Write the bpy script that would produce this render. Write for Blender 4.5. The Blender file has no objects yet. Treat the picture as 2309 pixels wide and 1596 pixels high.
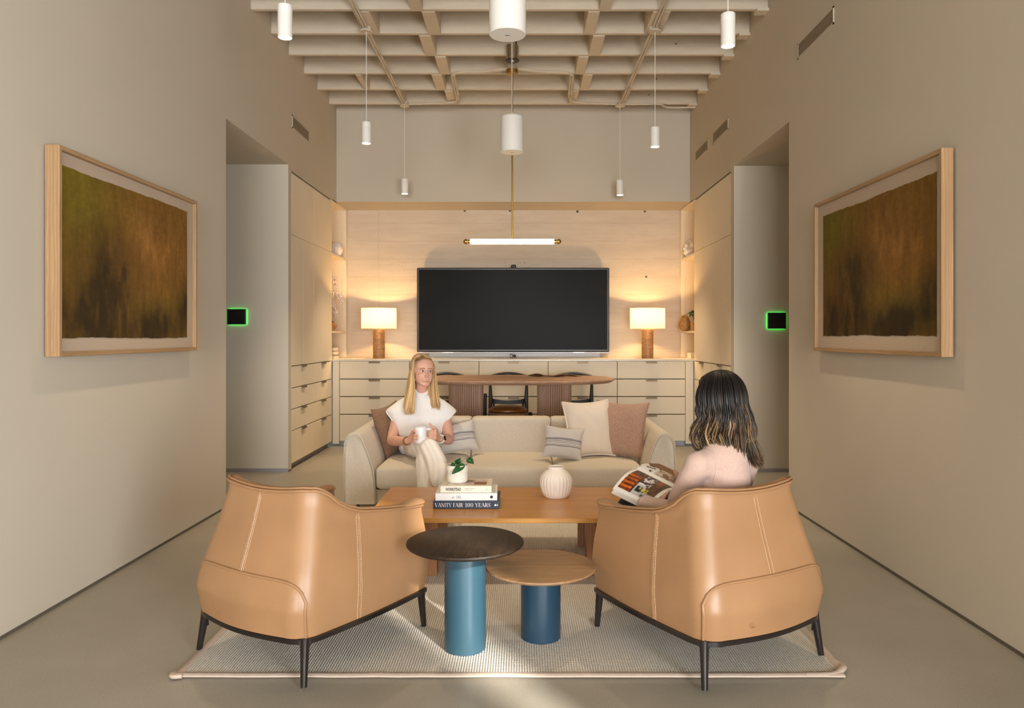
import bpy, bmesh, math, random
import numpy as np
from mathutils import Vector, Matrix, Euler
from mathutils.bvhtree import BVHTree
random.seed(7); RNG = np.random.default_rng(7)
PI = math.pi
SC = bpy.context.scene
COL = SC.collection
def srgb(r, g, b):
    f = lambda c: (c/12.92 if c <= .04045 else ((c+.055)/1.055)**2.4)
    return (f(r/255), f(g/255), f(b/255))
V = lambda *a: Vector(a if len(a) > 1 else a[0])
# ---------------------------------------------------------------- camera, world, light, exposure
EYE = 1.33; FPX = 1675.0
cd = bpy.data.cameras.new('camera'); cam = bpy.data.objects.new('camera', cd); COL.objects.link(cam)
cam.location = (0, 0, EYE); cam.rotation_euler = (PI/2, 0, 0)
cd.sensor_width = 36; cd.lens = 36*FPX/2309
cd.shift_x = -21.5/2309; cd.shift_y = -41/2309; cd.clip_start = .05
SC.camera = cam
SC.view_settings.view_transform = 'Standard'; SC.view_settings.look = 'None'
SC.view_settings.gamma = 1; SC.view_settings.use_curve_mapping = False
SC.view_settings.exposure = 0.31
SC.cycles.use_denoising = True
SC.cycles.max_bounces = 10; SC.cycles.diffuse_bounces = 6
SC.cycles.caustics_reflective = False; SC.cycles.caustics_refractive = False
SC.cycles.sample_clamp_indirect = 6
wd = bpy.data.worlds.new('daylight'); SC.world = wd; wd.use_nodes = True
wd.node_tree.nodes['Background'].inputs[0].default_value = (.75, .86, 1, 1)
wd.node_tree.nodes['Background'].inputs[1].default_value = 1.2
def light(name, kind, loc, energy, color, rot=(0, 0, 0), **kw):
    l = bpy.data.lights.new(name, kind); l.energy = energy; l.color = color
    for k, v in kw.items(): setattr(l, k, v)
    o = bpy.data.objects.new(name, l); COL.objects.link(o); o.location = loc; o.rotation_euler = rot
    return o
# daylight from the glazed front behind the camera and from the window on the right behind it
light('window_daylight', 'AREA', (-.1, -7.8, 1.5), 690, (1, .985, .965), (PI/2, 0, 0), shape='RECTANGLE', size=3.9, size_y=2.6)
light('side_window_daylight', 'AREA', (2.0, -1.2, 1.0), 330, (.90, .95, 1), (PI/2, 0, PI/2-.45), shape='RECTANGLE', size=2.2, size_y=1.7)
SUN_DIR = Vector((-.515, .857, -.47))
sun = light('sun', 'SUN', (4, -6, 5), 11, (1, .95, .86), angle=math.radians(2.5))
sun.rotation_euler = SUN_DIR.to_track_quat('-Z', 'Y').to_euler()
WARM = (1, .60, .25)

# ---------------------------------------------------------------- mesh builder
class MB:
    def __init__(s): s.v = []; s.f = []; s.c = []
    def add(s, vs, fs):
        n = len(s.v); s.v.extend(tuple(p) for p in vs); s.f.extend(tuple(i+n for i in f) for f in fs); return s
    def box(s, x0, x1, y0, y1, z0, z1):
        return s.add([(x0,y0,z0),(x1,y0,z0),(x1,y1,z0),(x0,y1,z0),(x0,y0,z1),(x1,y0,z1),(x1,y1,z1),(x0,y1,z1)],
                     [(0,3,2,1),(4,5,6,7),(0,1,5,4),(1,2,6,5),(2,3,7,6),(3,0,4,7)])
    def grid(s, fn, nu, nv, cu=False, cv=False):
        vs = [fn(i/(nu if cu else nu-1), j/(nv if cv else nv-1)) for i in range(nu) for j in range(nv)]
        fs = [(i*nv+j, ((i+1) % nu)*nv+j, ((i+1) % nu)*nv+(j+1) % nv, i*nv+(j+1) % nv)
              for i in range(nu if cu else nu-1) for j in range(nv if cv else nv-1)]
        return s.add(vs, fs)
    def lathe(s, prof, n=32, c=(0,0,0), M=None, rfn=None):
        vs = []; fs = []; m = len(prof)
        for i in range(n):
            a = 2*PI*i/n
            for r, z in prof:
                k = r*(rfn(a, z) if rfn else 1)
                p = Vector((k*math.cos(a), k*math.sin(a), z))
                if M: p = M @ p
                vs.append(p+Vector(c))
        for i in range(n):
            for j in range(m-1):
                a = i*m+j; b = ((i+1) % n)*m+j
                fs.append((a, b, b+1, a+1))
        if prof[0][0] > 1e-6: fs.append(tuple(i*m for i in range(n))[::-1])
        if prof[-1][0] > 1e-6: fs.append(tuple(i*m+m-1 for i in range(n)))
        return s.add(vs, fs)
    def tube(s, pts, r, n=8, caps=True, closed=False, flat=1.0, up=None):
        pts = [Vector(p) for p in pts]; m = len(pts)
        rs = r if hasattr(r, '__len__') else [r]*m
        vs = []; fs = []; u = None
        for i in range(m):
            if closed: t = pts[(i+1) % m]-pts[i-1]
            else: t = pts[min(i+1, m-1)]-pts[max(i-1, 0)]
            if t.length < 1e-9: t = Vector((0,0,1))
            t.normalize()
            if up is not None: u = Vector(up)-t*t.dot(Vector(up))
            elif u is None:
                a = Vector((0,0,1)) if abs(t.z) < .9 else Vector((1,0,0)); u = a-t*t.dot(a)
            else: u = u-t*t.dot(u)
            u.normalize(); w = t.cross(u)
            for k in range(n):
                a = 2*PI*k/n
                vs.append(pts[i]+u*(rs[i]*flat*math.cos(a))+w*(rs[i]*math.sin(a)))
        for i in range(m if closed else m-1):
            for k in range(n):
                a = i*n+k; b = i*n+(k+1) % n; i2 = ((i+1) % m)*n
                fs.append((a, b, i2+(k+1) % n, i2+k))
        if caps and not closed:
            fs.append(tuple(range(n))[::-1]); fs.append(tuple((m-1)*n+k for k in range(n)))
        return s.add(vs, fs)
    def sphere(s, c, r, nu=20, nv=12, M=None):
        r = r if hasattr(r, '__len__') else (r, r, r); c = Vector(c)
        vs = [(0,0,1)]; 
        for j in range(1, nv):
            t = PI*j/nv
            for i in range(nu):
                a = 2*PI*i/nu; vs.append((math.sin(t)*math.cos(a), math.sin(t)*math.sin(a), math.cos(t)))
        vs.append((0,0,-1)); out = []
        for p in vs:
            q = Vector((p[0]*r[0], p[1]*r[1], p[2]*r[2])); q = (M @ q) if M else q; out.append(q+c)
        fs = [(0, 1+i, 1+(i+1) % nu) for i in range(nu)]
        for j in range(nv-2):
            for i in range(nu):
                a = 1+j*nu+i; b = 1+j*nu+(i+1) % nu; fs.append((a, a+nu, b+nu, b))
        L = len(vs)-1; k = 1+(nv-2)*nu
        fs += [(L, k+(i+1) % nu, k+i) for i in range(nu)]
        return s.add(out, fs)
    def capsule(s, p0, r0, p1, r1, n=14):
        p0, p1 = Vector(p0), Vector(p1); d = p1-p0; L = d.length; t = d/L
        pts = []; rs = []
        for k in range(1, 6): a = PI/2*k/5; pts.append(p0-t*r0*math.cos(a)); rs.append(r0*math.sin(a))
        for k in range(0, 5): a = PI/2*k/5; pts.append(p1+t*r1*math.sin(a)); rs.append(r1*math.cos(a))
        return s.tube(pts, rs, n)
    def chain(s, pts, rs, n=12):
        for i in range(len(pts)-1): s.capsule(pts[i], rs[i], pts[i+1], rs[i+1], n)
        return s
    def softbox(s, c, h, r, n=7, crown=0, M=None, fn=None):
        c = Vector(c); done = {}; vs = []; fs = []
        inner = [max(h[k]-r, 0) for k in range(3)]
        def cu(t, k):       # more samples in the rounded part
            return t
        ts = []
        for i in range(n+1):
            t = -1+2*i/n; ts.append(math.copysign(abs(t)**.6, t) if t else 0)
        def vert(p):
            key = tuple(round(x, 5) for x in p)
            if key in done: return done[key]
            q = Vector([p[k]*h[k] for k in range(3)])
            i0 = Vector([max(-inner[k], min(inner[k], q[k])) for k in range(3)])
            d = q-i0
            if d.length > 1e-9: q = i0+d.normalized()*r
            if crown and p[2] > -.5: q.z += crown*(1-p[0]**2)*(1-p[1]**2)*(p[2] if p[2] > 0 else 0)
            if fn: q = fn(q)
            if M: q = M @ q
            done[key] = len(vs); vs.append(q+c); return done[key]
        for ax in range(3):
            for sg in (-1, 1):
                a, b = (ax+1) % 3, (ax+2) % 3
                for i in range(n):
                    for j in range(n):
                        idx = []
                        for (ii, jj) in ((i,j),(i+1,j),(i+1,j+1),(i,j+1)):
                            p = [0,0,0]; p[ax] = sg; p[a] = ts[ii]; p[b] = ts[jj]; idx.append(vert(p))
                        if sg < 0: idx.reverse()
                        if len(set(idx)) >= 3: fs.append(tuple(dict.fromkeys(idx)))
        return s.add(vs, fs)
    def prism(s, poly, axis, a, b):      # polygon extruded along axis ('x','y','z')
        def P(u, v, w): return {'x': (w,u,v), 'y': (u,w,v), 'z': (u,v,w)}[axis]
        n = len(poly)
        vs = [P(u, v, a) for u, v in poly]+[P(u, v, b) for u, v in poly]
        fs = [tuple(range(n))[::-1], tuple(range(n, 2*n))]+[(i, (i+1) % n, n+(i+1) % n, n+i) for i in range(n)]
        return s.add(vs, fs)

WM = {}
def finish(me, smooth):
    bm = bmesh.new(); bm.from_mesh(me); bmesh.ops.recalc_face_normals(bm, faces=bm.faces); bm.to_mesh(me); bm.free()
    if smooth:
        for p in me.polygons: p.use_smooth = True
        if smooth is not True: me.set_sharp_from_angle(angle=math.radians(smooth))
def obj(name, mb, m, parent=None, smooth=35, bevel=0, seg=2, local=False, recalc=True, colors=None):
    vs = mb.v
    if parent is not None and not local:
        I = WM[parent].inverted(); vs = [tuple(I @ Vector(p)) for p in vs]
    me = bpy.data.meshes.new(name); me.from_pydata(vs, [], mb.f); me.update()
    if recalc: finish(me, smooth)
    elif smooth:
        for p in me.polygons: p.use_smooth = True
    if colors is not None:
        at = me.color_attributes.new('Col', 'FLOAT_COLOR', 'POINT')
        a = np.ones((len(vs), 4), np.float32); a[:, :3] = np.asarray(colors); at.data.foreach_set('color', a.ravel())
    me.materials.append(m)
    o = bpy.data.objects.new(name, me); COL.objects.link(o)
    if parent is not None: o.parent = parent; WM[o] = WM[parent]
    else: WM[o] = Matrix.Identity(4)
    if bevel:
        b = o.modifiers.new('edge', 'BEVEL'); b.width = bevel; b.segments = seg; b.limit_method = 'ANGLE'; b.angle_limit = math.radians(40)
    return o
def tag(o, label, cat, group=None):
    o['label'] = label; o['category'] = cat
    if group: o['group'] = group
    return o
def thing(name, label, cat, loc=(0,0,0), rz=0, group=None, rot=None):
    o = bpy.data.objects.new(name, None); COL.objects.link(o); o.empty_display_size = .1
    o.location = loc; o.rotation_euler = rot if rot else (0, 0, rz)
    WM[o] = Matrix.Translation(loc) @ Euler(rot if rot else (0,0,rz)).to_matrix().to_4x4()
    return tag(o, label, cat, group)
def struct(name, mb, m, parent=None, **k):
    k.setdefault('smooth', False)
    o = obj(name, mb, m, parent, **k)
    if parent is None: o['kind'] = 'structure'
    return o
def dup(root, loc, label, rz=None):
    def cp(o, par):
        c = o.copy(); COL.objects.link(c); WM[c] = WM[o]
        if par is not None: c.parent = par
        for ch in KIDS.get(o, []): cp(ch, c)
        return c
    kids(); r = cp(root, None); r.location = loc; r['label'] = label
    if rz is not None: r.rotation_euler = (0, 0, rz)
    return r
KIDS = {}
def kids():
    KIDS.clear()
    for o in COL.objects:
        if o.parent: KIDS.setdefault(o.parent, []).append(o)
def evalmesh(mb, mods):
    me = bpy.data.meshes.new('tmp'); me.from_pydata(mb.v, [], mb.f)
    bm = bmesh.new(); bm.from_mesh(me); bmesh.ops.recalc_face_normals(bm, faces=bm.faces); bm.to_mesh(me); bm.free()
    o = bpy.data.objects.new('tmp', me); COL.objects.link(o)
    for t, kw in mods:
        md = o.modifiers.new(t, t)
        for k, v in kw.items(): setattr(md, k, v)
    bpy.context.view_layer.update()
    ev = o.evaluated_get(bpy.context.evaluated_depsgraph_get()); em = ev.to_mesh()
    n = len(em.vertices); co = np.empty(n*3, np.float32); em.vertices.foreach_get('co', co)
    fs = [tuple(p.vertices) for p in em.polygons]; ev.to_mesh_clear()
    bpy.data.objects.remove(o); bpy.data.meshes.remove(me)
    r = MB(); r.f = fs; r.v = [tuple(p) for p in co.reshape(-1, 3).tolist()]
    return r
def blob(mb, voxel=.005, smooth=4):
    return evalmesh(mb, [('REMESH', dict(mode='VOXEL', voxel_size=voxel)), ('SMOOTH', dict(factor=.5, iterations=smooth))])
def text_mb(txt, size, M, sx=1.0, shear=0, offset=0, align='LEFT', depth=.0006):
    cu = bpy.data.curves.new('t', 'FONT'); cu.body = txt; cu.size = size; cu.shear = shear; cu.offset = offset
    cu.align_x = align; cu.extrude = depth; cu.resolution_u = 3
    o = bpy.data.objects.new('t', cu); COL.objects.link(o); bpy.context.view_layer.update()
    ev = o.evaluated_get(bpy.context.evaluated_depsgraph_get()); em = ev.to_mesh()
    r = MB(); r.v = [tuple(M @ Vector((v.co.x*sx, v.co.y, v.co.z))) for v in em.vertices]; r.f = [tuple(p.vertices) for p in em.polygons]
    ev.to_mesh_clear(); bpy.data.objects.remove(o); bpy.data.curves.remove(cu)
    return r
def W(px, py, Y): return Vector(((px-1176)*Y/FPX, Y, EYE-(py-757)*Y/FPX))
def lerp(a, b, t): return a+(b-a)*t
def interp(x, xs, ys): return float(np.interp(x, xs, ys))
def spline(P, n):
    P = [Vector(p) for p in P]; out = []
    for i in range(len(P)-1):
        p0 = P[max(i-1,0)]; p1 = P[i]; p2 = P[i+1]; p3 = P[min(i+2, len(P)-1)]
        for k in range(n):
            t = k/n
            out.append(.5*((2*p1)+(p2-p0)*t+(2*p0-5*p1+4*p2-p3)*t*t+(3*p1-p0-3*p2+p3)*t**3))
    out.append(P[-1]); return out

# ---------------------------------------------------------------- materials
def nodes(name):
    m = bpy.data.materials.new(name); m.use_nodes = True; nt = m.node_tree
    return m, nt, nt.nodes['Principled BSDF'], nt.nodes, nt.links
def coord(nt, scale=(1,1,1), rot=(0,0,0), kind='Object'):
    tc = nt.nodes.new('ShaderNodeTexCoord'); mp = nt.nodes.new('ShaderNodeMapping')
    mp.inputs['Scale'].default_value = scale; mp.inputs['Rotation'].default_value = rot
    nt.links.new(tc.outputs[kind], mp.inputs[0]); return mp.outputs[0]
def noise(nt, vec, scale, detail=3, rough=.5, dist=0):
    n = nt.nodes.new('ShaderNodeTexNoise'); n.inputs['Scale'].default_value = scale
    n.inputs['Detail'].default_value = detail; n.inputs['Roughness'].default_value = rough; n.inputs['Distortion'].default_value = dist
    nt.links.new(vec, n.inputs['Vector']); return n.outputs[0]
def ramp(nt, fac, stops):
    r = nt.nodes.new('ShaderNodeValToRGB'); e = r.color_ramp.elements
    while len(e) < len(stops): e.new(.5)
    for i, (p, c) in enumerate(stops): e[i].position = p; e[i].color = (*c, 1)
    nt.links.new(fac, r.inputs[0]); return r.outputs[0]
def bumpn(nt, b, h, strength, dist, prev=None):
    n = nt.nodes.new('ShaderNodeBump'); n.inputs['Strength'].default_value = strength; n.inputs['Distance'].default_value = dist
    nt.links.new(h, n.inputs['Height'])
    if prev: nt.links.new(prev, n.inputs['Normal'])
    nt.links.new(n.outputs[0], b.inputs['Normal']); return n.outputs[0]
def mul(c, k): return tuple(min(1, x*k) for x in c)
def mat(name, col, rough=.5, metal=0, spec=.5, var=0, vscale=8, stretch=(1,1,1), bump=0, bscale=200, bdist=.001, bstretch=(1,1,1), sheen=0, coat=0, detail=4):
    m, nt, b, N, L = nodes(name)
    b.inputs['Base Color'].default_value = (*col, 1); b.inputs['Roughness'].default_value = rough
    b.inputs['Metallic'].default_value = metal; b.inputs['Specular IOR Level'].default_value = spec
    if sheen: b.inputs['Sheen Weight'].default_value = sheen
    if coat: b.inputs['Coat Weight'].default_value = coat; b.inputs['Coat Roughness'].default_value = .15
    if var:
        f = noise(nt, coord(nt, stretch), vscale, detail)
        L.new(ramp(nt, f, [(.3, mul(col, 1-var)), (.7, mul(col, 1+var))]), b.inputs['Base Color'])
    if bump: bumpn(nt, b, noise(nt, coord(nt, bstretch), bscale, 3), bump, bdist)
    return m
def wood(name, c1, c2, axis=0, scale=6, rough=.45, stretch=12, ring=1.2, spec=.4, fine=.35):
    m, nt, b, N, L = nodes(name)
    st = [stretch]*3; st[axis] = 1
    v = coord(nt, tuple(x*1.0 for x in st))
    n1 = noise(nt, v, scale*.22, 4, .55, ring)
    w = N.new('ShaderNodeTexWave'); w.wave_type = 'BANDS'; w.bands_direction = 'XYZ'[(axis+1) % 3] if axis != 2 else 'X'
    w.inputs['Scale'].default_value = scale*.25; w.inputs['Distortion'].default_value = 9*ring; w.inputs['Detail'].default_value = 3; w.inputs['Detail Scale'].default_value = 1.6
    L.new(v, w.inputs['Vector'])
    n2 = noise(nt, coord(nt, tuple((90 if i != axis else 4) for i in range(3))), 4, 3)
    mx = N.new('ShaderNodeMath'); mx.operation = 'MULTIPLY_ADD'; mx.inputs[1].default_value = .22; L.new(w.outputs[1], mx.inputs[0])
    m2 = N.new('ShaderNodeMath'); m2.operation = 'MULTIPLY'; m2.inputs[1].default_value = .78; L.new(n1, m2.inputs[0]); L.new(m2.outputs[0], mx.inputs[2])
    m3 = N.new('ShaderNodeMath'); m3.operation = 'MULTIPLY_ADD'; m3.inputs[1].default_value = fine; L.new(n2, m3.inputs[0]); L.new(mx.outputs[0], m3.inputs[2])
    L.new(ramp(nt, m3.outputs[0], [(.25, c1), (.5+fine*.5, tuple((x+y)/2 for x, y in zip(c1, c2))), (.75+fine*.4, c2)]), b.inputs['Base Color'])
    b.inputs['Roughness'].default_value = rough; b.inputs['Specular IOR Level'].default_value = spec
    bumpn(nt, b, n2, .12, .001)
    return m
def emit(name, col, s):
    m, nt, b, N, L = nodes(name)
    b.inputs['Base Color'].default_value = (*col, 1); b.inputs['Emission Color'].default_value = (*col, 1); b.inputs['Emission Strength'].default_value = s
    return m
def weave(name, c1, c2, scale=400, rough=.9, sheen=.15, bump=.5, big=0):
    m, nt, b, N, L = nodes(name)
    v = coord(nt)
    n = noise(nt, v, scale, 2, .6); n3 = noise(nt, coord(nt, (1, 1, .25)), scale*.6, 2)
    mx = N.new('ShaderNodeMath'); mx.operation = 'ADD'; L.new(n, mx.inputs[0]); L.new(n3, mx.inputs[1])
    h = N.new('ShaderNodeMath'); h.operation = 'MULTIPLY'; h.inputs[1].default_value = .5; L.new(mx.outputs[0], h.inputs[0])
    L.new(ramp(nt, h.outputs[0], [(.38, c1), (.62, c2)]), b.inputs['Base Color'])
    b.inputs['Roughness'].default_value = rough; b.inputs['Sheen Weight'].default_value = sheen; b.inputs['Specular IOR Level'].default_value = .2
    bumpn(nt, b, h.outputs[0], bump, .001)
    return m
def vcol(name, rough=.6, spec=.3, sheen=0, aniso=0):
    m, nt, b, N, L = nodes(name)
    a = N.new('ShaderNodeVertexColor'); a.layer_name = 'Col'; L.new(a.outputs[0], b.inputs['Base Color'])
    b.inputs['Roughness'].default_value = rough; b.inputs['Specular IOR Level'].default_value = spec; b.inputs['Sheen Weight'].default_value = sheen
    return m
M = {}
M['wall'] = mat('painted_wall', (.535, .482, .395), .85, spec=.2, var=.015, vscale=2, bump=.06, bscale=140)
M['ceil'] = mat('painted_timber', (.56, .49, .385), .8, spec=.2, var=.05, vscale=5, stretch=(1, 6, 6), bump=.35, bscale=30, bstretch=(.6, 8, 8), bdist=.002)
M['cab'] = mat('cabinet_lacquer', (.76, .665, .515), .5, spec=.3, var=.02, vscale=3)
M['gap'] = mat('shadow_gap', (.10, .08, .055), .9)
M['counter'] = mat('stone_counter', (.62, .55, .46), .3, var=.08, vscale=30)
M['bronze'] = mat('bronze', (.15, .10, .06), .4, .8)
M['brass'] = mat('brass', (.62, .40, .12), .3, 1)
M['nickel'] = mat('nickel', (.5, .46, .38), .32, 1)
M['white'] = mat('white_metal', (.78, .76, .72), .45, var=.01)
M['cord'] = mat('grey_cord', (.55, .52, .46), .6)
M['blackm'] = mat('black_metal', (.016, .012, .011), .28, .2, coat=.3)
M['bronzeblack'] = mat('bronze_black_metal', (.045, .038, .033), .22, .75)
M['blackw'] = mat('black_wood', (.012, .012, .014), .5)
M['leather'] = mat('tan_leather', (.33, .178, .084), .40, spec=.45, var=.07, vscale=5, bump=.22, bscale=260, bdist=.0012)
M['leather2'] = mat('cognac_leather', (.30, .105, .022), .36, var=.08, vscale=8, bump=.15, bscale=200)
M['stitch'] = mat('cream_thread', (.80, .60, .38), .8)
M['sofa'] = weave('oatmeal_fabric', (.50, .435, .345), (.65, .58, .485), 620, bump=.35)
M['pinkpillow'] = weave('rust_tweed', (.20, .10, .065), (.58, .38, .285), 480, bump=.9)
M['brownpillow'] = weave('brown_tweed', (.10, .05, .028), (.34, .20, .12), 480, bump=.9)
M['creampillow'] = mat('cream_linen', (.72, .62, .52), .9, var=.04, vscale=6, bump=.7, bscale=9, bdist=.014, bstretch=(1.6, .7, 1), sheen=.2)
M['black'] = mat('matt_black', (.006, .006, .006), .35)
M['screen'] = mat('screen_glass', (.006, .0065, .007), .33, spec=.05)
M['silver'] = mat('silver_trim', (.30, .29, .31), .4, .4)
M['blue1'] = mat('steel_blue_lacquer', (.021, .060, .086), .36, spec=.5, var=.02, vscale=3)
M['blue2'] = mat('navy_blue_lacquer', (.011, .038, .068), .33, spec=.5, var=.02, vscale=3)
M['darkoak'] = wood('smoked_oak', (.006, .004, .003), (.042, .024, .014), 1, 9, .5, 9, 1.5, .2)
M['oak'] = wood('natural_oak', (.20, .10, .04), (.38, .225, .11), 0, 8, .5, 9, 1.3)
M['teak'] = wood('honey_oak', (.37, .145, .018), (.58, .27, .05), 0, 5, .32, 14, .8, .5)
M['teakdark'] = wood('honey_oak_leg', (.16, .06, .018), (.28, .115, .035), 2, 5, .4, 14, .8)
M['walnut'] = wood('mocha_oak', (.25, .14, .09), (.46, .29, .195), 0, 7, .45, 10, 1.4)
M['flute'] = wood('mocha_oak_ribs', (.25, .145, .095), (.46, .29, .20), 2, 6, .5, 10, .6)
M['frameoak'] = wood('frame_oak', (.27, .15, .065), (.42, .27, .14), 2, 5, .5, 14, .7)
M['frameoakh'] = wood('frame_oak_rail', (.27, .15, .065), (.42, .27, .14), 1, 5, .5, 14, .7)
M['linen'] = mat('mount_linen', (.44, .35, .265), .95, var=.1, vscale=300, bump=.2, bscale=400)
M['ceramic'] = mat('white_ceramic', (.80, .72, .65), .55, var=.02)
M['mug'] = mat('white_glaze', (.82, .82, .84), .18, spec=.6)
M['soil'] = mat('potting_soil', (.03, .02, .012), .95, bump=1, bscale=100, bdist=.01)
M['leaf'] = mat('pothos_leaf', (.012, .075, .02), .35, var=.5, vscale=60)
M['stem'] = mat('leaf_stem', (.10, .17, .03), .5)
M['paper'] = mat('paper', (.80, .78, .74), .7)
M['pageedge'] = mat('page_edges', (.66, .62, .56), .8, var=.12, vscale=10, stretch=(1, 1, 60))
M['navy'] = mat('navy_cloth', (.018, .03, .055), .4, spec=.4)
M['bookwhite'] = mat('white_cover', (.80, .79, .77), .35)
M['bookcream'] = mat('cream_cover', (.74, .69, .55), .45)
M['ink'] = mat('black_ink', (.02, .02, .02), .6)
M['grey_ink'] = mat('grey_ink', (.25, .22, .28), .6)
M['white_ink'] = mat('white_ink', (.85, .85, .85), .5)
M['print'] = vcol('printed_colour', .35, .4)
M['art'] = vcol('painted_paper', .8, .15)
M['skin'] = mat('skin', (.66, .37, .275), .5, spec=.35, var=.05, vscale=20)
M['skin'].node_tree.nodes['Principled BSDF'].inputs['Subsurface Weight'].default_value = .12
M['skin'].node_tree.nodes['Principled BSDF'].inputs['Subsurface Radius'].default_value = (.01, .004, .002)
M['hair'] = vcol('hair_strands', .42, .35)
M['lip'] = mat('lip', (.46, .13, .12), .4)
M['teeth'] = mat('teeth', (.8, .76, .7), .3)
M['eyewhite'] = mat('eye_white', (.75, .72, .7), .2)
M['iris'] = mat('blue_grey_iris', (.06, .09, .13), .15)
M['lash'] = mat('lash', (.02, .012, .01), .6)
M['brow'] = mat('brow', (.15, .085, .045), .8)
M['trousers'] = mat('cream_twill', (.84, .79, .72), .85, var=.03, bump=.5, bscale=9, bdist=.012, bstretch=(2.2, 2.2, .7), sheen=.1)
M['sweater'] = weave('blush_knit', (.45, .305, .25), (.57, .405, .34), 900, bump=.6, sheen=.3)
M['darkskirt'] = mat('black_cloth', (.012, .012, .014), .85)
M['shade'] = None
def knit():
    m, nt, b, N, L = nodes('white_rib_knit')
    b.inputs['Base Color'].default_value = (.82, .80, .79, 1); b.inputs['Roughness'].default_value = .95; b.inputs['Sheen Weight'].default_value = .2
    w = N.new('ShaderNodeTexWave'); w.bands_direction = 'X'; w.inputs['Scale'].default_value = 36; w.inputs['Distortion'].default_value = .8; w.inputs['Detail Scale'].default_value = .6
    L.new(coord(nt), w.inputs['Vector']); bumpn(nt, b, w.outputs[1], .35, .004); return m
M['knit'] = knit()
def shade():
    m, nt, b, N, L = nodes('linen_lampshade')
    out = [n for n in N if n.type == 'OUTPUT_MATERIAL'][0]
    t = N.new('ShaderNodeBsdfTranslucent'); t.inputs[0].default_value = (.80, .60, .34, 1)
    b.inputs['Base Color'].default_value = (.8, .72, .58, 1); b.inputs['Roughness'].default_value = .9
    x = N.new('ShaderNodeMixShader'); x.inputs[0].default_value = .5
    L.new(b.outputs[0], x.inputs[1]); L.new(t.outputs[0], x.inputs[2]); L.new(x.outputs[0], out.inputs[0]); return m
M['shade'] = shade()
def floor_mat():
    m, nt, b, N, L = nodes('polished_concrete')
    v = coord(nt)
    big = noise(nt, v, 1.3, 4, .6); fine = noise(nt, v, 330, 2, .6)
    c1 = ramp(nt, big, [(.3, (.29, .262, .212)), (.7, (.38, .348, .29))])
    c2 = ramp(nt, fine, [(.30, (.16, .14, .10)), (.43, (.96, .96, .95)), (.60, (1, 1, 1)), (.72, (1.0, 1.0, 1.0))])
    x = N.new('ShaderNodeMix'); x.data_type = 'RGBA'; x.blend_type = 'MULTIPLY'; x.inputs[0].default_value = .75
    L.new(c1, x.inputs[6]); L.new(c2, x.inputs[7]); 
    vo = N.new('ShaderNodeTexVoronoi'); vo.inputs['Scale'].default_value = 75; L.new(v, vo.inputs['Vector'])
    sp = ramp(nt, vo.outputs[0], [(.10, (1, 1, 1)), (.16, (0, 0, 0))])
    x2 = N.new('ShaderNodeMix'); x2.data_type = 'RGBA'; x2.blend_type = 'MIX'
    s2 = N.new('ShaderNodeMath'); s2.operation = 'MULTIPLY'; s2.inputs[1].default_value = .28; L.new(sp, s2.inputs[0]); L.new(s2.outputs[0], x2.inputs[0])
    L.new(x.outputs[2], x2.inputs[6]); x2.inputs[7].default_value = (.45, .42, .36, 1)
    L.new(x2.outputs[2], b.inputs['Base Color'])
    L.new(ramp(nt, big, [(.3, (.30,)*3), (.7, (.46,)*3)]), b.inputs['Roughness'])
    b.inputs['Specular IOR Level'].default_value = .4
    bumpn(nt, b, fine, .06, .001); return m
M['floor'] = floor_mat()
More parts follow.
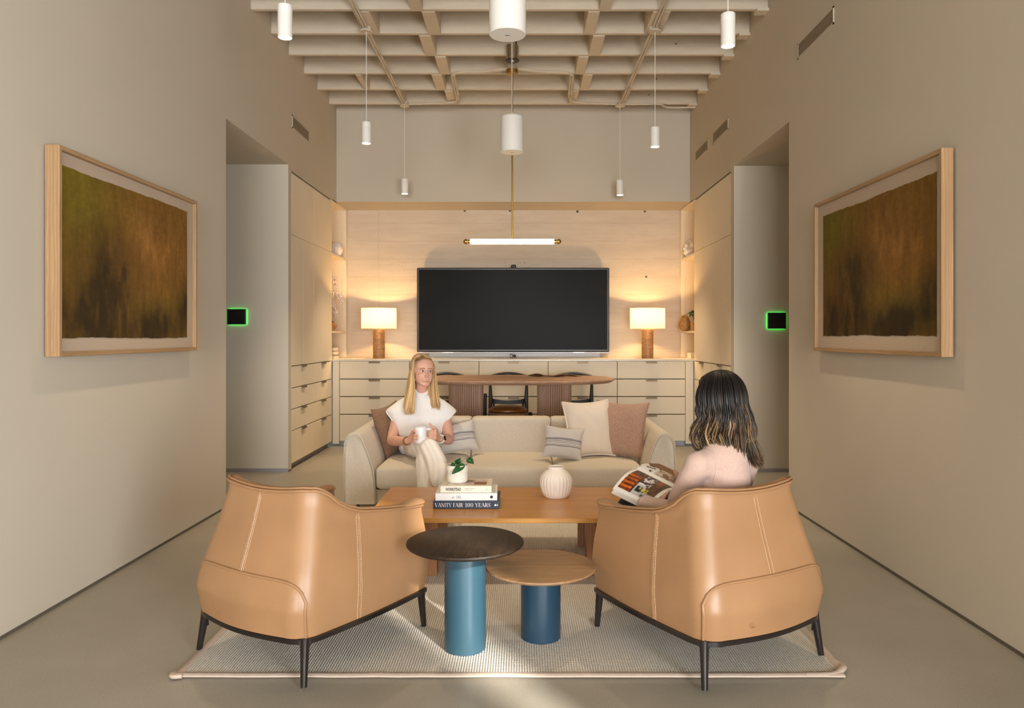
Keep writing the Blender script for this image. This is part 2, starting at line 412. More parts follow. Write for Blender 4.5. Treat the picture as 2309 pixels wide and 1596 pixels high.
def concrete():
    m, nt, b, N, L = nodes('board_formed_concrete')
    v = coord(nt)
    n1 = noise(nt, coord(nt, (.8, 1, 5)), 2.5, 5, .6)
    base = ramp(nt, n1, [(.3, (.52, .445, .36)), (.7, (.60, .525, .43))])
    n2 = noise(nt, coord(nt, (1, 1, 1)), 1.7, 2)
    pit = N.new('ShaderNodeTexVoronoi'); pit.inputs['Scale'].default_value = 44; L.new(v, pit.inputs['Vector'])
    md = N.new('ShaderNodeMath'); md.operation = 'SUBTRACT'; md.inputs[0].default_value = 1.02; L.new(n2, md.inputs[1])
    th = N.new('ShaderNodeMath'); th.operation = 'MULTIPLY'; L.new(pit.outputs[0], th.inputs[0]); L.new(md.outputs[0], th.inputs[1])
    pr = ramp(nt, th.outputs[0], [(.022, (.42, .37, .30)), (.06, (1, 1, 1))])
    x = N.new('ShaderNodeMix'); x.data_type = 'RGBA'; x.blend_type = 'MULTIPLY'; x.inputs[0].default_value = .85
    L.new(base, x.inputs[6]); L.new(pr, x.inputs[7])
    # board joints: thin dark lines every 0.235 m, wandering and broken
    sx = N.new('ShaderNodeSeparateXYZ'); L.new(v, sx.inputs[0])
    w = N.new('ShaderNodeMath'); w.operation = 'MULTIPLY_ADD'; w.inputs[1].default_value = .02; L.new(noise(nt, coord(nt, (1, 1, .2)), 6, 2), w.inputs[0]); L.new(sx.outputs[2], w.inputs[2])
    fr = N.new('ShaderNodeMath'); fr.operation = 'PINGPONG'; fr.inputs[1].default_value = .1175; L.new(w.outputs[0], fr.inputs[0])
    br = noise(nt, coord(nt, (1.2, 1, 3)), 2.3, 2)
    th2 = N.new('ShaderNodeMath'); th2.operation = 'MULTIPLY'; th2.inputs[1].default_value = .016; L.new(br, th2.inputs[0])
    sb = N.new('ShaderNodeMath'); sb.operation = 'SUBTRACT'; L.new(fr.outputs[0], sb.inputs[0]); L.new(th2.outputs[0], sb.inputs[1])
    ln = ramp(nt, sb.outputs[0], [(.0, (.80, .78, .74)), (.004, (1, 1, 1))])
    ad = N.new('ShaderNodeMath'); ad.operation = 'ADD'; ad.inputs[1].default_value = .005; L.new(sb.outputs[0], ad.inputs[0])
    ln = ramp(nt, ad.outputs[0], [(.0, (.88, .86, .83)), (.006, (1, 1, 1))])
    x2 = N.new('ShaderNodeMix'); x2.data_type = 'RGBA'; x2.blend_type = 'MULTIPLY'; x2.inputs[0].default_value = .6
    L.new(x.outputs[2], x2.inputs[6]); L.new(ln, x2.inputs[7]); L.new(x2.outputs[2], b.inputs['Base Color'])
    b.inputs['Roughness'].default_value = .85; b.inputs['Specular IOR Level'].default_value = .2
    bb = bumpn(nt, b, n1, .25, .01); bumpn(nt, b, x2.outputs[2], .3, .004, bb); return m
M['concrete'] = concrete()
def rug_mat():
    m, nt, b, N, L = nodes('ribbed_wool')
    w = N.new('ShaderNodeTexWave'); w.bands_direction = 'X'; w.inputs['Scale'].default_value = 30; w.inputs['Distortion'].default_value = .5; w.inputs['Detail'].default_value = 2; w.inputs['Detail Scale'].default_value = 3
    v = coord(nt); L.new(v, w.inputs['Vector'])
    w2 = N.new('ShaderNodeTexWave'); w2.bands_direction = 'Y'; w2.inputs['Scale'].default_value = 24; w2.inputs['Distortion'].default_value = 1.5; L.new(v, w2.inputs['Vector'])
    n = noise(nt, v, 220, 2)
    c = ramp(nt, w.outputs[1], [(.05, (.50, .45, .38)), (.26, (.82, .77, .69)), (.9, (.88, .84, .77))])
    x = N.new('ShaderNodeMix'); x.data_type = 'RGBA'; x.blend_type = 'MULTIPLY'; x.inputs[0].default_value = .8
    L.new(c, x.inputs[6]); L.new(ramp(nt, n, [(.3, (.80, .78, .75)), (.6, (1, 1, 1))]), x.inputs[7]); 
    x3 = N.new('ShaderNodeMix'); x3.data_type = 'RGBA'; x3.blend_type = 'MULTIPLY'; x3.inputs[0].default_value = .5
    L.new(x.outputs[2], x3.inputs[6]); L.new(ramp(nt, w2.outputs[1], [(.1, (.7, .68, .65)), (.4, (1, 1, 1))]), x3.inputs[7])
    L.new(x3.outputs[2], b.inputs['Base Color'])
    b.inputs['Roughness'].default_value = .95; b.inputs['Specular IOR Level'].default_value = .1
    bb = bumpn(nt, b, w.outputs[1], .6, .005); bumpn(nt, b, w2.outputs[1], .4, .003, bb); return m
M['rug'] = rug_mat()
M['rugedge'] = mat('rug_binding', (.50, .40, .33), .9, var=.05, vscale=40, bump=.3, bscale=300)
M['spot'] = emit('spot_lens', (1, .86, .62), 9)
M['tubeglow'] = emit('opal_tube', (1, .78, .46), 20)
M['green'] = emit('green_led', (.02, 1, .10), 5)
def stone():
    m, nt, b, N, L = nodes('brown_travertine')
    v = coord(nt, (1, 1, 1)); n1 = noise(nt, coord(nt, (1, 1, 3)), 12, 5, .65); n2 = noise(nt, v, 90, 3, .6)
    c = ramp(nt, n1, [(.3, (.24, .11, .04)), (.55, (.47, .25, .095)), (.75, (.60, .36, .16))])
    x = N.new('ShaderNodeMix'); x.data_type = 'RGBA'; x.blend_type = 'MULTIPLY'; x.inputs[0].default_value = .6
    L.new(c, x.inputs[6]); L.new(ramp(nt, n2, [(.35, (.4, .33, .25)), (.55, (1, 1, 1))]), x.inputs[7]); L.new(x.outputs[2], b.inputs['Base Color'])
    b.inputs['Roughness'].default_value = .45; bumpn(nt, b, n2, .3, .002); return m
M['stone'] = stone()
def striped():
    m, nt, b, N, L = nodes('striped_grey_linen')
    v = coord(nt); sx = N.new('ShaderNodeSeparateXYZ'); L.new(v, sx.inputs[0])
    mr = N.new('ShaderNodeMapRange'); mr.inputs[1].default_value = -.11; mr.inputs[2].default_value = .11; L.new(sx.outputs[1], mr.inputs[0])
    A = (.57, .53, .50); B = (.13, .115, .135); C = (.50, .47, .46)
    r = N.new('ShaderNodeValToRGB'); r.color_ramp.interpolation = 'CONSTANT'; e = r.color_ramp.elements
    st = [(0, A), (.30, C), (.31, B), (.335, A), (.36, B), (.375, A), (.43, B), (.445, A), (.48, B), (.495, A), (.535, B), (.56, C), (.575, B), (.60, A)]
    while len(e) < len(st): e.new(.5)
    for i, (p, c) in enumerate(st): e[i].position = p; e[i].color = (*c, 1)
    L.new(mr.outputs[0], r.inputs[0]); L.new(r.outputs[0], b.inputs['Base Color'])
    b.inputs['Roughness'].default_value = .95; bumpn(nt, b, noise(nt, v, 300, 2), .3, .001); return m
M['striped'] = striped()
# ---------------------------------------------------------------- the setting
XL, XR, YB = -2.28, 2.075, 9.77
m = MB().box(-5.2, 5.2, -8.4, 10.2, -.2, 0); floor = struct('floor', m, M['floor'])
m = MB()
m.box(XL-.15, XL, -8.15, 5.73, 0, 4.4).box(XL-.15, XL, 5.73, 7.26, 3.005, 4.4).box(XL-.15, XL, 7.26, 7.362, 0, 4.4).box(XL-.15, XL, 7.362, 9.15, 2.965, 4.4)
wl = struct('wall_left', m, M['wall'])
m = MB()
m.box(XR, XR+.15, -.55, 5.764, 0, 4.4).box(XR, XR+.15, 5.764, 7.256, 2.99, 4.4).box(XR, XR+.15, 7.256, 7.362, 0, 4.4).box(XR, XR+.15, 7.362, 9.15, 2.965, 4.4)
m.box(XR, XR+.15, -8.15, -.55, 3.7, 4.4).box(XR, XR+.15, -8.15, -2.7, 0, 3.7).box(XR, XR+.15, -2.7, -1.06, 0, .15)
wr = struct('wall_right', m, M['wall'])
for nm, sx, x0, ya, yb, zt in (('wall_left_corridor', -1, XL-.15, 5.73, 7.26, 3.005), ('wall_right_corridor', 1, XR+.15, 5.764, 7.256, 2.99)):
    xe = x0+sx*2.2; a, b = min(x0, xe), max(x0, xe)
    m = MB().box(a, b, yb, yb+.1, 0, zt+.1).box(a, b, ya-.1, ya, 0, zt+.1).box(min(xe, xe+sx*.1), max(xe, xe+sx*.1), ya-.1, yb+.1, 0, zt+.1).box(a, b, ya, yb, zt, zt+.1)
    struct(nm, m, M['wall'])
m = MB().box(-2.7, 2.6, 9.15, YB, 2.98, 4.4); struct('wall_back_upper', m, M['wall'])
m = MB().box(-2.9, 2.8, YB, YB+.2, 0, 3.2); wb = struct('wall_back', m, M['concrete'])
m = MB().box(-2.45, -2.1, -8.15, -8.0, 0, 4.4).box(2.0, 2.25, -8.15, -8.0, 0, 4.4).box(-2.1, 2.0, -8.15, -8.0, 3.2, 4.4).box(-2.1, 2.0, -8.15, -8.0, 0, .1)
struct('wall_rear', m, M['wall'])
w1 = bpy.data.objects.new('window_1', None); COL.objects.link(w1); w1['kind'] = 'structure'; WM[w1] = Matrix.Identity(4)
for x in (-2.07, -1.05, -.05, .95, 1.97): obj('mullion', MB().box(x-.03, x+.03, -8.12, -8.03, .1, 3.2), M['blackm'], w1, smooth=False)
for z in (.13, 2.5, 3.17): obj('transom', MB().box(-2.1, 2, -8.12, -8.03, z-.03, z+.03), M['blackm'], w1, smooth=False)
w2 = bpy.data.objects.new('window_2', None); COL.objects.link(w2); w2['kind'] = 'structure'; WM[w2] = Matrix.Identity(4)
for y in (-2.67, -1.9, -1.05, -.58): obj('mullion', MB().box(XR+.03, XR+.12, y-.03, y+.03, .15 if y < -1.06 else 0, 3.7), M['blackm'], w2, smooth=False)
# unseen panels added to block the sun in two bays, leaving one tall slot
for y0, y1 in ((-2.64, -1.93), (-1.87, -1.08)): obj('sun_mask', MB().box(XR+.06, XR+.07, y0, y1, .15, 3.7), M['paper'], w2, smooth=False)
M['ventslat2'] = mat('joint_line', (.27, .22, .16), .9)  # dark line colour of the vertical crack in the concrete
# plaster hole plugs and tie holes in the concrete
def at_wall(px, py, Y): p = W(px, py, Y); return p
for px, py, r in ((1048, 475, .016), (1150, 475, .016), (1302, 477, .016), (1454, 477, .014), (1457, 624, .014), (1137, 592, .005), (1182, 592, .006), (1186, 592, .004), (1173, 592, .005), (893, 472, .005)):
    p = W(px, py, YB)
    obj('tie_hole', MB().lathe([(0, 0), (r, 0), (r, .004), (0, .004)], 14, (0, 0, 0), Matrix.Translation((p.x, YB-.003, p.z)) @ Matrix.Rotation(PI/2, 4, 'X') @ Matrix.Translation((0, 0, -.002))), M['gap'], wb)
obj('pour_joint', MB().tube([W(854+.8*math.sin(i*1.7), 474+i*8.1, YB+.0004) for i in range(42)], .0016, 4), M['ventslat2'], wb)
# shadow-line baseboards
for nm, x, sg, ys in (('baseboard_left', XL, 1, [(-8, 5.73), (7.26, 7.362)]), ('baseboard_right', XR, -1, [(-.5, 5.764), (7.256, 7.362)])):
    m = MB()
    for y0, y1 in ys: m.box(min(x, x+sg*.004), max(x, x+sg*.003), y0, y1, .0, .016)
    struct(nm, m, M["gap"])
struct('baseboard_left_corridor', MB().box(XL-2.2, XL, 7.252, 7.26, 0, .035), M['silver'])
struct('baseboard_right_corridor', MB().box(XR, XR+2.2, 7.248, 7.256, 0, .035), M['silver'])
# timber ceiling: deck, joists, blocking
ceil = struct('ceiling', MB().box(-2.5, 2.3, -8.2, 9.9, 4.33, 4.45), M['ceil'])
JY = [8.82-.51*k for k in range(33)]
rnd = random.Random(3)
for y in JY: obj('joist', MB().box(XL, XR, y-.0225, y+.0225, 4.08+rnd.uniform(-.004, .004), 4.33), M['ceil'], ceil, smooth=False, bevel=.004, seg=1)
def block(row, x, w=.085):      # row = index of the farther joist
    y1 = JY[row]-.0225; y0 = JY[row+1]+.0225
    obj('blocking', MB().box(x-w/2, x+w/2, y0, y1, 4.072, 4.33), M['ceil'], ceil, smooth=False, bevel=.003, seg=1)
for row, xs in ((0, [(-.815, .10), (.60, .09), (-1.385, .05), (1.20, .05)]), (1, [(-.895, .11), (.70, .10), (-1.72, .06)]), (2, [(-.80, .11), (.61, .10)]), (3, [(-.885, .11), (.71, .11)]),
                (4, [(-.79, .115), (.615, .10), (-1.36, .14), (1.19, .15)]), (5, [(-.88, .1), (.70, .1)]), (6, [(-.80, .1), (.62, .1)]), (7, [(-.88, .1), (.7, .1)]), (8, [(-.8, .1), (.62, .1), (-1.38, .12), (1.2, .12)]), (10, [(-.88, .1), (.7, .1)])):
    for x, w in xs: block(row, x, w)
b2 = MB().box(-.135, -.05, 7.50, 7.775, 4.074, 4.33); obj('blocking', b2, M['ceil'], ceil, smooth=False)
for y in JY[:8]: obj('joist_cleat', MB().box(XR-.10, XR, y-.045, y+.05, 4.055, 4.078), M['ceil'], ceil, smooth=False)
for px, py, Y in ((1524, 99, 7.26), (1480, 178, 8.28), (1463, 214, 8.79), (1156, 20, 6.24)):
    p = W(px, py, Y); obj('bored_hole', MB().lathe([(0, 0), (.008, 0), (.008, .004), (0, .004)], 10, (0,0,0), Matrix.Translation((p.x, Y, p.z)) @ Matrix.Rotation(PI/2, 4, 'X')), M['gap'], ceil)
# wall vents
def vent(label, x, sg, y0, y1, z0, z1):
    t = thing('wall_vent', label, 'vent', (x, (y0+y1)/2, z0))
    fw = .012; m = MB()
    xa, xb = sorted((x, x+sg*.006))
    for (a, b, c, d) in ((y0, y1, z0, z0+fw), (y0, y1, z1-fw, z1), (y0, y0+fw, z0, z1), (y1-fw, y1, z0, z1)): m.box(xa, xb, a, b, c, d)
    obj('frame', m, M['wall'], t, smooth=False)
    xa, xb = sorted((x+sg*.0002, x+sg*.002)); obj('grille_backing', MB().box(xa, xb, y0+fw, y1-fw, z0+fw, z1-fw), M['ventdark'], t, smooth=False)
    n = 7
    for k in range(n):
        z = z0+fw+(z1-z0-2*fw)*(k+.5)/n; xa, xb = sorted((x+sg*.001, x+sg*.005))
        obj('slat', MB().box(xa, xb, y0+fw, y1-fw, z-.003, z+.003), M['ventslat'], t, smooth=False)
M['ventslat'] = mat('vent_slat', (.30, .24, .16), .7)
M['ventdark'] = mat('vent_interior', (.16, .12, .075), .8)
vent('low rectangular wall vent above the left tall cabinets', XL, 1, 7.38, 7.96, 3.395, 3.525)
vent('largest and nearest wall vent, high on the right wall before the opening', XR, -1, 4.93, 5.57, 3.40, 3.52)
vent('right wall vent of a pair above the cabinets, nearer the opening', XR, -1, 7.45, 8.05, 3.40, 3.525)
vent('right wall vent of a pair above the cabinets, nearer the back wall', XR, -1, 8.25, 8.85, 3.40, 3.525)

# ---------------------------------------------------------------- cabinets
def pull(t, cx, cy, z, axis, sg):       # folded tab pull hooked over the top edge of a front
    m = MB(); w = .066
    if axis == 'x':
        xa, xb = sorted((cx, cx+sg*.022)); m.box(xa, xb, cy-w, cy+w, z, z+.004); xa, xb = sorted((cx+sg*.018, cx+sg*.022)); m.box(xa, xb, cy-w, cy+w, z-.016, z)
    else:
        m.box(cx-w, cx+w, cy-.022, cy, z, z+.004).box(cx-w, cx+w, cy-.022, cy-.018, z-.016, z)
    return obj('handle', m, M['bronze'], t, smooth=False)
ROWS = [1.03, .812, .60, .387, .062]
def tall_unit(label, x, sg, y0, y1, doors):
    t = thing('tall_cabinet', label, 'cabinet', (x, (y0+y1)/2, 0), group=None)
    xa, xb = sorted((x-sg*.55, x-sg*.021)); obj('carcass', MB().box(xa, xb, y0, y1, .06, 2.955), M['gap'], t, smooth=False)
    xa, xb = sorted((x-sg*.55, x-sg*.05)); obj('plinth', MB().box(xa, xb, y0, y1, 0, .06), M['silver'], t, smooth=False)
    xa, xb = sorted((x-sg*.02, x)); g = .0025
    obj('door', MB().box(xa, xb, y0+g, y1-g, 2.335+g, 2.945), M['cab'], t, smooth=False, bevel=.0015, seg=1)
    n = doors
    for k in range(n):
        a = y0+(y1-y0)*k/n; b = y0+(y1-y0)*(k+1)/n; gg = g if n == 1 else .0012
        obj('door', MB().box(xa, xb, a+gg, b-gg, 1.03+g, 2.335-g), M['cab'], t, smooth=False, bevel=.0015, seg=1)
    for k in range(4):
        d = obj('drawer', MB().box(xa, xb, y0+g, y1-g, ROWS[k+1]+g, ROWS[k]-g-.004), M['cab'], t, smooth=False, bevel=.0015, seg=1)
        pull(d, x, (y0+y1)/2, ROWS[k]-.006, 'x', sg)
tall_unit('left tall cream cabinet next to the left corridor opening', XL, 1, 7.365, 8.143, 2)
tall_unit('left tall cream cabinet next to the shelves with white orchid', XL, 1, 8.143, 8.92, 2)
tall_unit('right tall cream cabinet next to the right corridor opening', XR, -1, 7.365, 8.143, 1)
tall_unit('right tall cream cabinet next to the shelves with the gold vase', XR, -1, 8.143, 8.92, 1)
# low drawer units under the worktop
YF = 8.95
xs = [W(p, 0, YF).x for p in (765.5, 923.5, 1080, 1236, 1392, 1545.5)]
names = ['low drawer unit furthest left, under the left lamp', 'low drawer unit behind the head of the blonde woman', 'middle low drawer unit below the screen camera',
         'low drawer unit behind the right end of the oak dining table', 'low drawer unit furthest right, under the right lamp']
for i in range(5):
    x0, x1 = xs[i], xs[i+1]; t = thing('drawer_unit', names[i], 'cabinet', ((x0+x1)/2, YF, 0))
    obj('carcass', MB().box(x0, x1, YF+.021, YB-.01, .06, 1.022), M['gap'], t, smooth=False)
    obj('plinth', MB().box(x0, x1, YF+.06, YB-.02, 0, .06), M['silver'], t, smooth=False)
    for k in range(4):
        d = obj('drawer', MB().box(x0+.0035, x1-.0035, YF, YF+.02, ROWS[k+1]+.003, ROWS[k]-.008), M['cab'], t, smooth=False, bevel=.0015, seg=1)
        pull(d, (x0+x1)/2, YF, ROWS[k]-.014, 'y', 1)
for nm, lb, a, b in (('filler_panel', 'narrow cream filler panel left of the low drawer units', XL+.002, xs[0]), ('filler_panel', 'narrow cream filler panel right of the low drawer units', xs[5], XR-.002)):
    tag(obj(nm, MB().box(a+.002, b-.003, YF, YF+.02, 0.03, 1.022), M['cab'], smooth=False), lb, 'panel')
m = MB().box(XL-.34, XR+.34, YF-.01, YB-.002, 1.024, 1.048)
tag(obj('worktop', m, M['counter'], smooth=False, bevel=.002), 'long pale stone worktop running along the back wall under the lamps', 'worktop')
# corner bookcases
def bookcase(label, x, sg):
    t = thing('bookcase', label, 'shelf', (x, 9.3, 1.05)); xo = x-sg*.34
    def bx(n, a, b, y0, y1, z0, z1): a, b = sorted((a, b)); return obj(n, MB().box(a, b, y0, y1, z0, z1), M['cab'], t, smooth=False)
    bx('back_panel', xo-sg*.02, xo, 8.925, 9.67, 1.05, 2.975)
    far = bx('side_panel', xo, x, 9.65, 9.67, 1.05, 2.975); bx('side_panel', xo, x-sg*.001, 8.925, 8.935, 1.05, 2.975)
    bx('shelf', xo, x-sg*.004, 8.936, 9.649, 2.305, 2.33); bx('shelf', xo, x-sg*.004, 8.936, 9.649, 1.365, 1.39)
    bx('top_panel', xo, x, 8.936, 9.649, 2.955, 2.975)
    bx('rear_filler', xo, x, 9.671, 9.768, 1.05, 2.975)
    m = MB(); xx = x-sg*.055
    for za, n in ((2.50, 6), (1.885, 7), (1.575, 7)):
        for k in range(n): m.lathe([(0, 0), (.0035, 0), (.0035, .002), (0, .002)], 8, (xx, 9.649, za+k*.031), Matrix.Rotation(PI/2, 4, 'X'))
    o = obj('shelf_pin_holes', m, M['gap'], far); o['kind'] = 'stuff'
bookcase('left corner bookcase with fluted vase and white orchid', XL, 1)
bookcase('right corner bookcase with gold vase and dark plant', XR, -1)
# things on the corner shelves
t = thing('fluted_vase', 'pale fluted round vase on the top shelf of the left bookcase', 'vase', (-2.36, 9.42, 2.331))
obj('body', MB().lathe([(.04, 0), (.075, .03), (.095, .09), (.085, .145), (.05, .18), (.045, .19)], 40, (-2.36, 9.42, 2.331), rfn=lambda a, z: 1-.10*(1-abs(math.sin(8*a)))**2), M['ceramic'], t)
t = thing('orchid_plant', 'white orchid with arching stems on the left bookcase middle shelf', 'plant', (-2.42, 9.3, 1.391))
obj('pot', MB().lathe([(.05, 0), (.075, .03), (.085, .08), (.08, .11), (.07, .105)], 24, (-2.42, 9.3, 1.391)), M['stone'], t)
obj('soil', MB().sphere((-2.42, 9.3, 1.495), (.07, .07, .03)), M['soil'], t)
rr = random.Random(5)
for k, (ex, ey, ez) in enumerate(((-2.29, 9.40, 1.78), (-2.33, 9.33, 1.60), (-2.35, 9.4, 1.97), (-2.38, 9.3, 1.72))):
    p = spline([(-2.42, 9.3, 1.48), (-2.41, 9.31, 1.72), ((ex-2.42)/2, (ey+9.31)/2, ez+.12), (ex, ey, ez)], 8)
    st = obj('flower_stem', MB().tube(p, .003, 6), M['brow'], t)
    for q in p[12::3]:
        m = MB()
        for a in range(5):
            ang = a*2*PI/5+rr.random(); d = Vector((math.cos(ang)*.024, rr.uniform(-.01, .01), math.sin(ang)*.024))
            m.sphere(q+d, (.019, .003, .012), 8, 5, Matrix.Rotation(-ang, 3, 'Y') @ Matrix.Rotation(rr.uniform(-.5, .5), 3, 'X'))
        obj('blossom', m, M['ceramic'], st)
t = thing('figurine', 'small dark figure in a pale bowl on the left bookcase', 'ornament', (-2.475, 9.05, 1.391))
obj('bowl', MB().lathe([(.03, 0), (.07, .03), (.085, .07), (.08, .07), (.06, .035), (0, .02)], 24, (-2.335, 9.05, 1.391)), M['stone'], t)
obj('figure', MB().sphere((-2.335, 9.05, 1.47), (.03, .03, .05)).sphere((-2.325, 9.05, 1.53), (.018,)*3), M['black'], t)
for k, (z, w) in enumerate(((1.0485, .115), (1.0985, .11), (1.1485, .108))):
    lb = ['bottom grey box file of the stack on the worktop in the left bookcase', 'middle grey box file of the stack on the worktop in the left bookcase', 'topmost grey box file of the stack on the worktop in the left bookcase'][k]
    t = thing('box_file', lb, 'box', (-2.4, 9.2, z), group='grey box files in the left bookcase')
    obj('lid', MB().box(-2.55, -2.295-.004*k, 9.1, 9.35, z+.034, z+.047), M['silver'], t, smooth=False); obj('box_body', MB().box(-2.548, -2.30-.004*k, 9.102, 9.348, z, z+.034), M['counter'], t, smooth=False)
t = thing('coral_ornament', 'white branching ornament on the top shelf of the right bookcase', 'ornament', (2.14, 9.45, 2.331))
m = MB()
for k in range(26):
    m.sphere((2.14+rr.uniform(-.06, .05), 9.45+rr.uniform(-.05, .05), 2.36+rr.random()*.2), rr.uniform(.015, .035), 8, 6)
m.lathe([(.05, 0), (.05, .03), (0, .03)], 16, (2.14, 9.45, 2.331)); obj('coral', blob(m, .008, 3), M['ceramic'], t)
t = thing('gold_vase', 'gold woven round vase on the middle shelf of the right bookcase', 'vase', (2.13, 9.5, 1.391))
obj('body', MB().lathe([(.04, 0), (.065, .03), (.072, .09), (.055, .15), (.035, .19), (.03, .2)], 28, (2.09, 9.5, 1.391), rfn=lambda a, z: 1+.04*math.sin(9*a+60*z)), mat('woven_gold', (.32, .18, .055), .55, .2, var=.35, vscale=50, bump=.6, bscale=60, bdist=.004), t)
t = thing('small_dark_plant', 'small dark leafy plant in a pot on the right bookcase', 'plant', (2.19, 9.3, 1.391))
obj('pot', MB().lathe([(.045, 0), (.06, .1), (.055, .1), (0, .09)], 20, (2.16, 9.25, 1.391)), M['stone'], t)
m = MB()
for k in range(14):
    a = rr.random()*6.28; r = rr.uniform(.03, .10)
    p = spline([(2.16, 9.25, 1.48), (2.16+r*.5*math.cos(a), 9.25+r*.5*math.sin(a), 1.58+rr.random()*.06), (2.16+r*math.cos(a)-.02, 9.25+r*math.sin(a), 1.55+rr.random()*.09)], 6)
    m.tube(p, [.004+.014*math.sin(PI*min(1, i/12+.05)) for i in range(len(p))], 6, flat=.25)
obj('foliage', m, M['leaf'], t)
t = thing('keepsake_box', 'small lidded box on the worktop in the right bookcase', 'box', (2.17, 9.25, 1.0485))
obj('box_body', MB().box(2.085, 2.3, 9.15, 9.35, 1.0485, 1.10), M['counter'], t, smooth=False, bevel=.003); obj('lid', MB().box(2.083, 2.302, 9.148, 9.352, 1.101, 1.118), M['counter'], t, smooth=False, bevel=.003)

# ---------------------------------------------------------------- screen
TY = 9.62
a = W(940, 603.5, TY); b = W(1374, 797, TY)
t = thing('television', 'very wide black wall-mounted screen above the worktop', 'television', ((a.x+b.x)/2, TY, b.z))
obj('housing', MB().box(a.x, b.x, TY, TY+.085, b.z+.022, a.z), M['black'], t, smooth=False, bevel=.012, seg=3)
obj('screen', MB().box(a.x+.026, b.x-.026, TY-.002, TY+.004, b.z+.05, a.z-.026), M['screen'], t, smooth=False)
obj('lower_trim', MB().box(a.x+.002, b.x-.002, TY-.004, TY+.07, b.z, b.z+.021), M['silver'], t, smooth=False, bevel=.003)
obj('wall_bracket', MB().box((a.x+b.x)/2-.5, (a.x+b.x)/2+.5, TY+.086, YB-.001, b.z+.3, a.z-.3), M['black'], t, smooth=False)
for px in (1010, 1305):
    p = W(px, 794.5, TY); obj('speaker_slot', MB().box(p.x-.07, p.x+.07, TY-.006, TY-.003, p.z-.004, p.z+.004), M['nickel'], t, smooth=False)
p = W(1158, 794, TY); obj('sensor', MB().box(p.x-.006, p.x+.006, TY-.006, TY-.003, p.z-.006, p.z+.006), M['black'], t, smooth=False)
p = W(949, 794.6, TY); obj('maker_mark', MB().box(p.x-.022, p.x-.014, TY-.0055, TY-.003, p.z-.004, p.z+.004).box(p.x-.010, p.x-.002, TY-.0055, TY-.003, p.z-.004, p.z+.004).box(p.x+.002, p.x+.010, TY-.0055, TY-.003, p.z-.004, p.z+.004).box(p.x+.014, p.x+.022, TY-.0055, TY-.003, p.z-.004, p.z+.004), M['white'], t, smooth=False)
p = W(1158, 600.5, TY); t = thing('webcam', 'small black camera perched on top of the wide screen', 'camera', (p.x, TY+.02, a.z))
obj('camera_body', MB().softbox((p.x, TY+.03, a.z+.021), (.03, .022, .020), .012), M['black'], t); obj('lens', MB().lathe([(.009, 0), (.009, .006), (0, .006)], 14, (p.x, TY+.012, a.z+.021), Matrix.Rotation(PI/2, 4, 'X')), M['screen'], t)
obj('foot', MB().box(p.x-.015, p.x+.015, TY+.01, TY+.05, a.z, a.z+.004), M['black'], t, smooth=False)
x0 = W(968, 0, YB).x; x1 = W(1352, 0, YB).x
t = thing('cable_raceway', 'pale grey horizontal raceway panel between screen and worktop', 'panel', ((x0+x1)/2, 9.75, 1.0485))
obj('cover', MB().box(x0, x1, 9.735, 9.768, 1.049, 1.16), M['white'], t, smooth=False, bevel=.002); obj('ridge', MB().box(x0, x1, 9.73, 9.736, 1.075, 1.083), M['silver'], t, smooth=False)
p = W(1155, 803, 9.55); t = thing('desk_camera', 'small black twin camera on the worktop under the screen', 'camera', (p.x, 9.55, 1.0485))
obj('camera_body', MB().box(p.x-.022, p.x+.004, 9.54, 9.57, 1.0485, 1.098), M['black'], t, smooth=False, bevel=.003); obj('lens_barrel', MB().lathe([(.018, 0), (.018, .022), (.012, .026), (0, .026)], 18, (p.x+.03, 9.55, 1.072), Matrix.Rotation(PI/2, 4, 'X')), M['black'], t)
obj('stand', MB().box(p.x-.005, p.x+.04, 9.545, 9.565, 1.0485, 1.06), M['black'], t, smooth=False); obj('lens', MB().lathe([(.006, 0), (.006, .003), (0, .003)], 12, (p.x-.009, 9.54, 1.075), Matrix.Rotation(PI/2, 4, 'X')), M['silver'], t)

# ---------------------------------------------------------------- table lamps
def lamp(px, label):
    x = (px-1176)*9.3/FPX; z = 1.0485
    t = thing('table_lamp', label, 'lamp', (x, 9.3, z))
    obj('base', MB().lathe([(.0, 0), (.072, 0), (.073, .004), (.073, .358), (.070, .362), (0, .362)], 40, (x, 9.3, z)), M['stone'], t)
    obj('stem', MB().lathe([(.009, 0), (.009, .045), (.018, .045), (.018, .09), (0, .09)], 14, (x, 9.3, z+.362)), M['brass'], t)
    obj('bulb', MB().sphere((x, 9.3, z+.475), (.026, .026, .03)), M["bulb"], t)
    m = MB().grid(lambda u, v: V(x+.216*math.cos(2*PI*u), 9.3+.216*math.sin(2*PI*u), z+lerp(.372, .626, v)), 64, 4, cu=True); obj('shade', m, M['shade'], t)
    obj('shade_spider', MB().tube([(x-.213, 9.3, z+.60), (x+.213, 9.3, z+.60)], .002, 6).tube([(x, 9.3-.213, z+.60), (x, 9.3+.213, z+.60)], .002, 6), M['brass'], t)
    obj('finial', MB().lathe([(.004, 0), (.004, .02), (.009, .025), (.009, .036), (0, .042)], 12, (x, 9.3, z+.60)).tube([(x, 9.3, z+.58), (x, 9.3, z+.61)], .002, 6), M['brass'], t)
    o = obj('shade_trim', MB().tube([(x+.216*math.cos(i*PI/32), 9.3+.216*math.sin(i*PI/32), z+.626) for i in range(64)], .0022, 6, closed=True).tube([(x+.216*math.cos(i*PI/32), 9.3+.216*math.sin(i*PI/32), z+.372) for i in range(64)], .0022, 6, closed=True), M['linen'], t)
    light('lamp_bulb', 'POINT', (x, 9.3, z+.535), 24, WARM, shadow_soft_size=.025)
M['bulb'] = emit('bulb_glass', (1, .75, .42), 6)
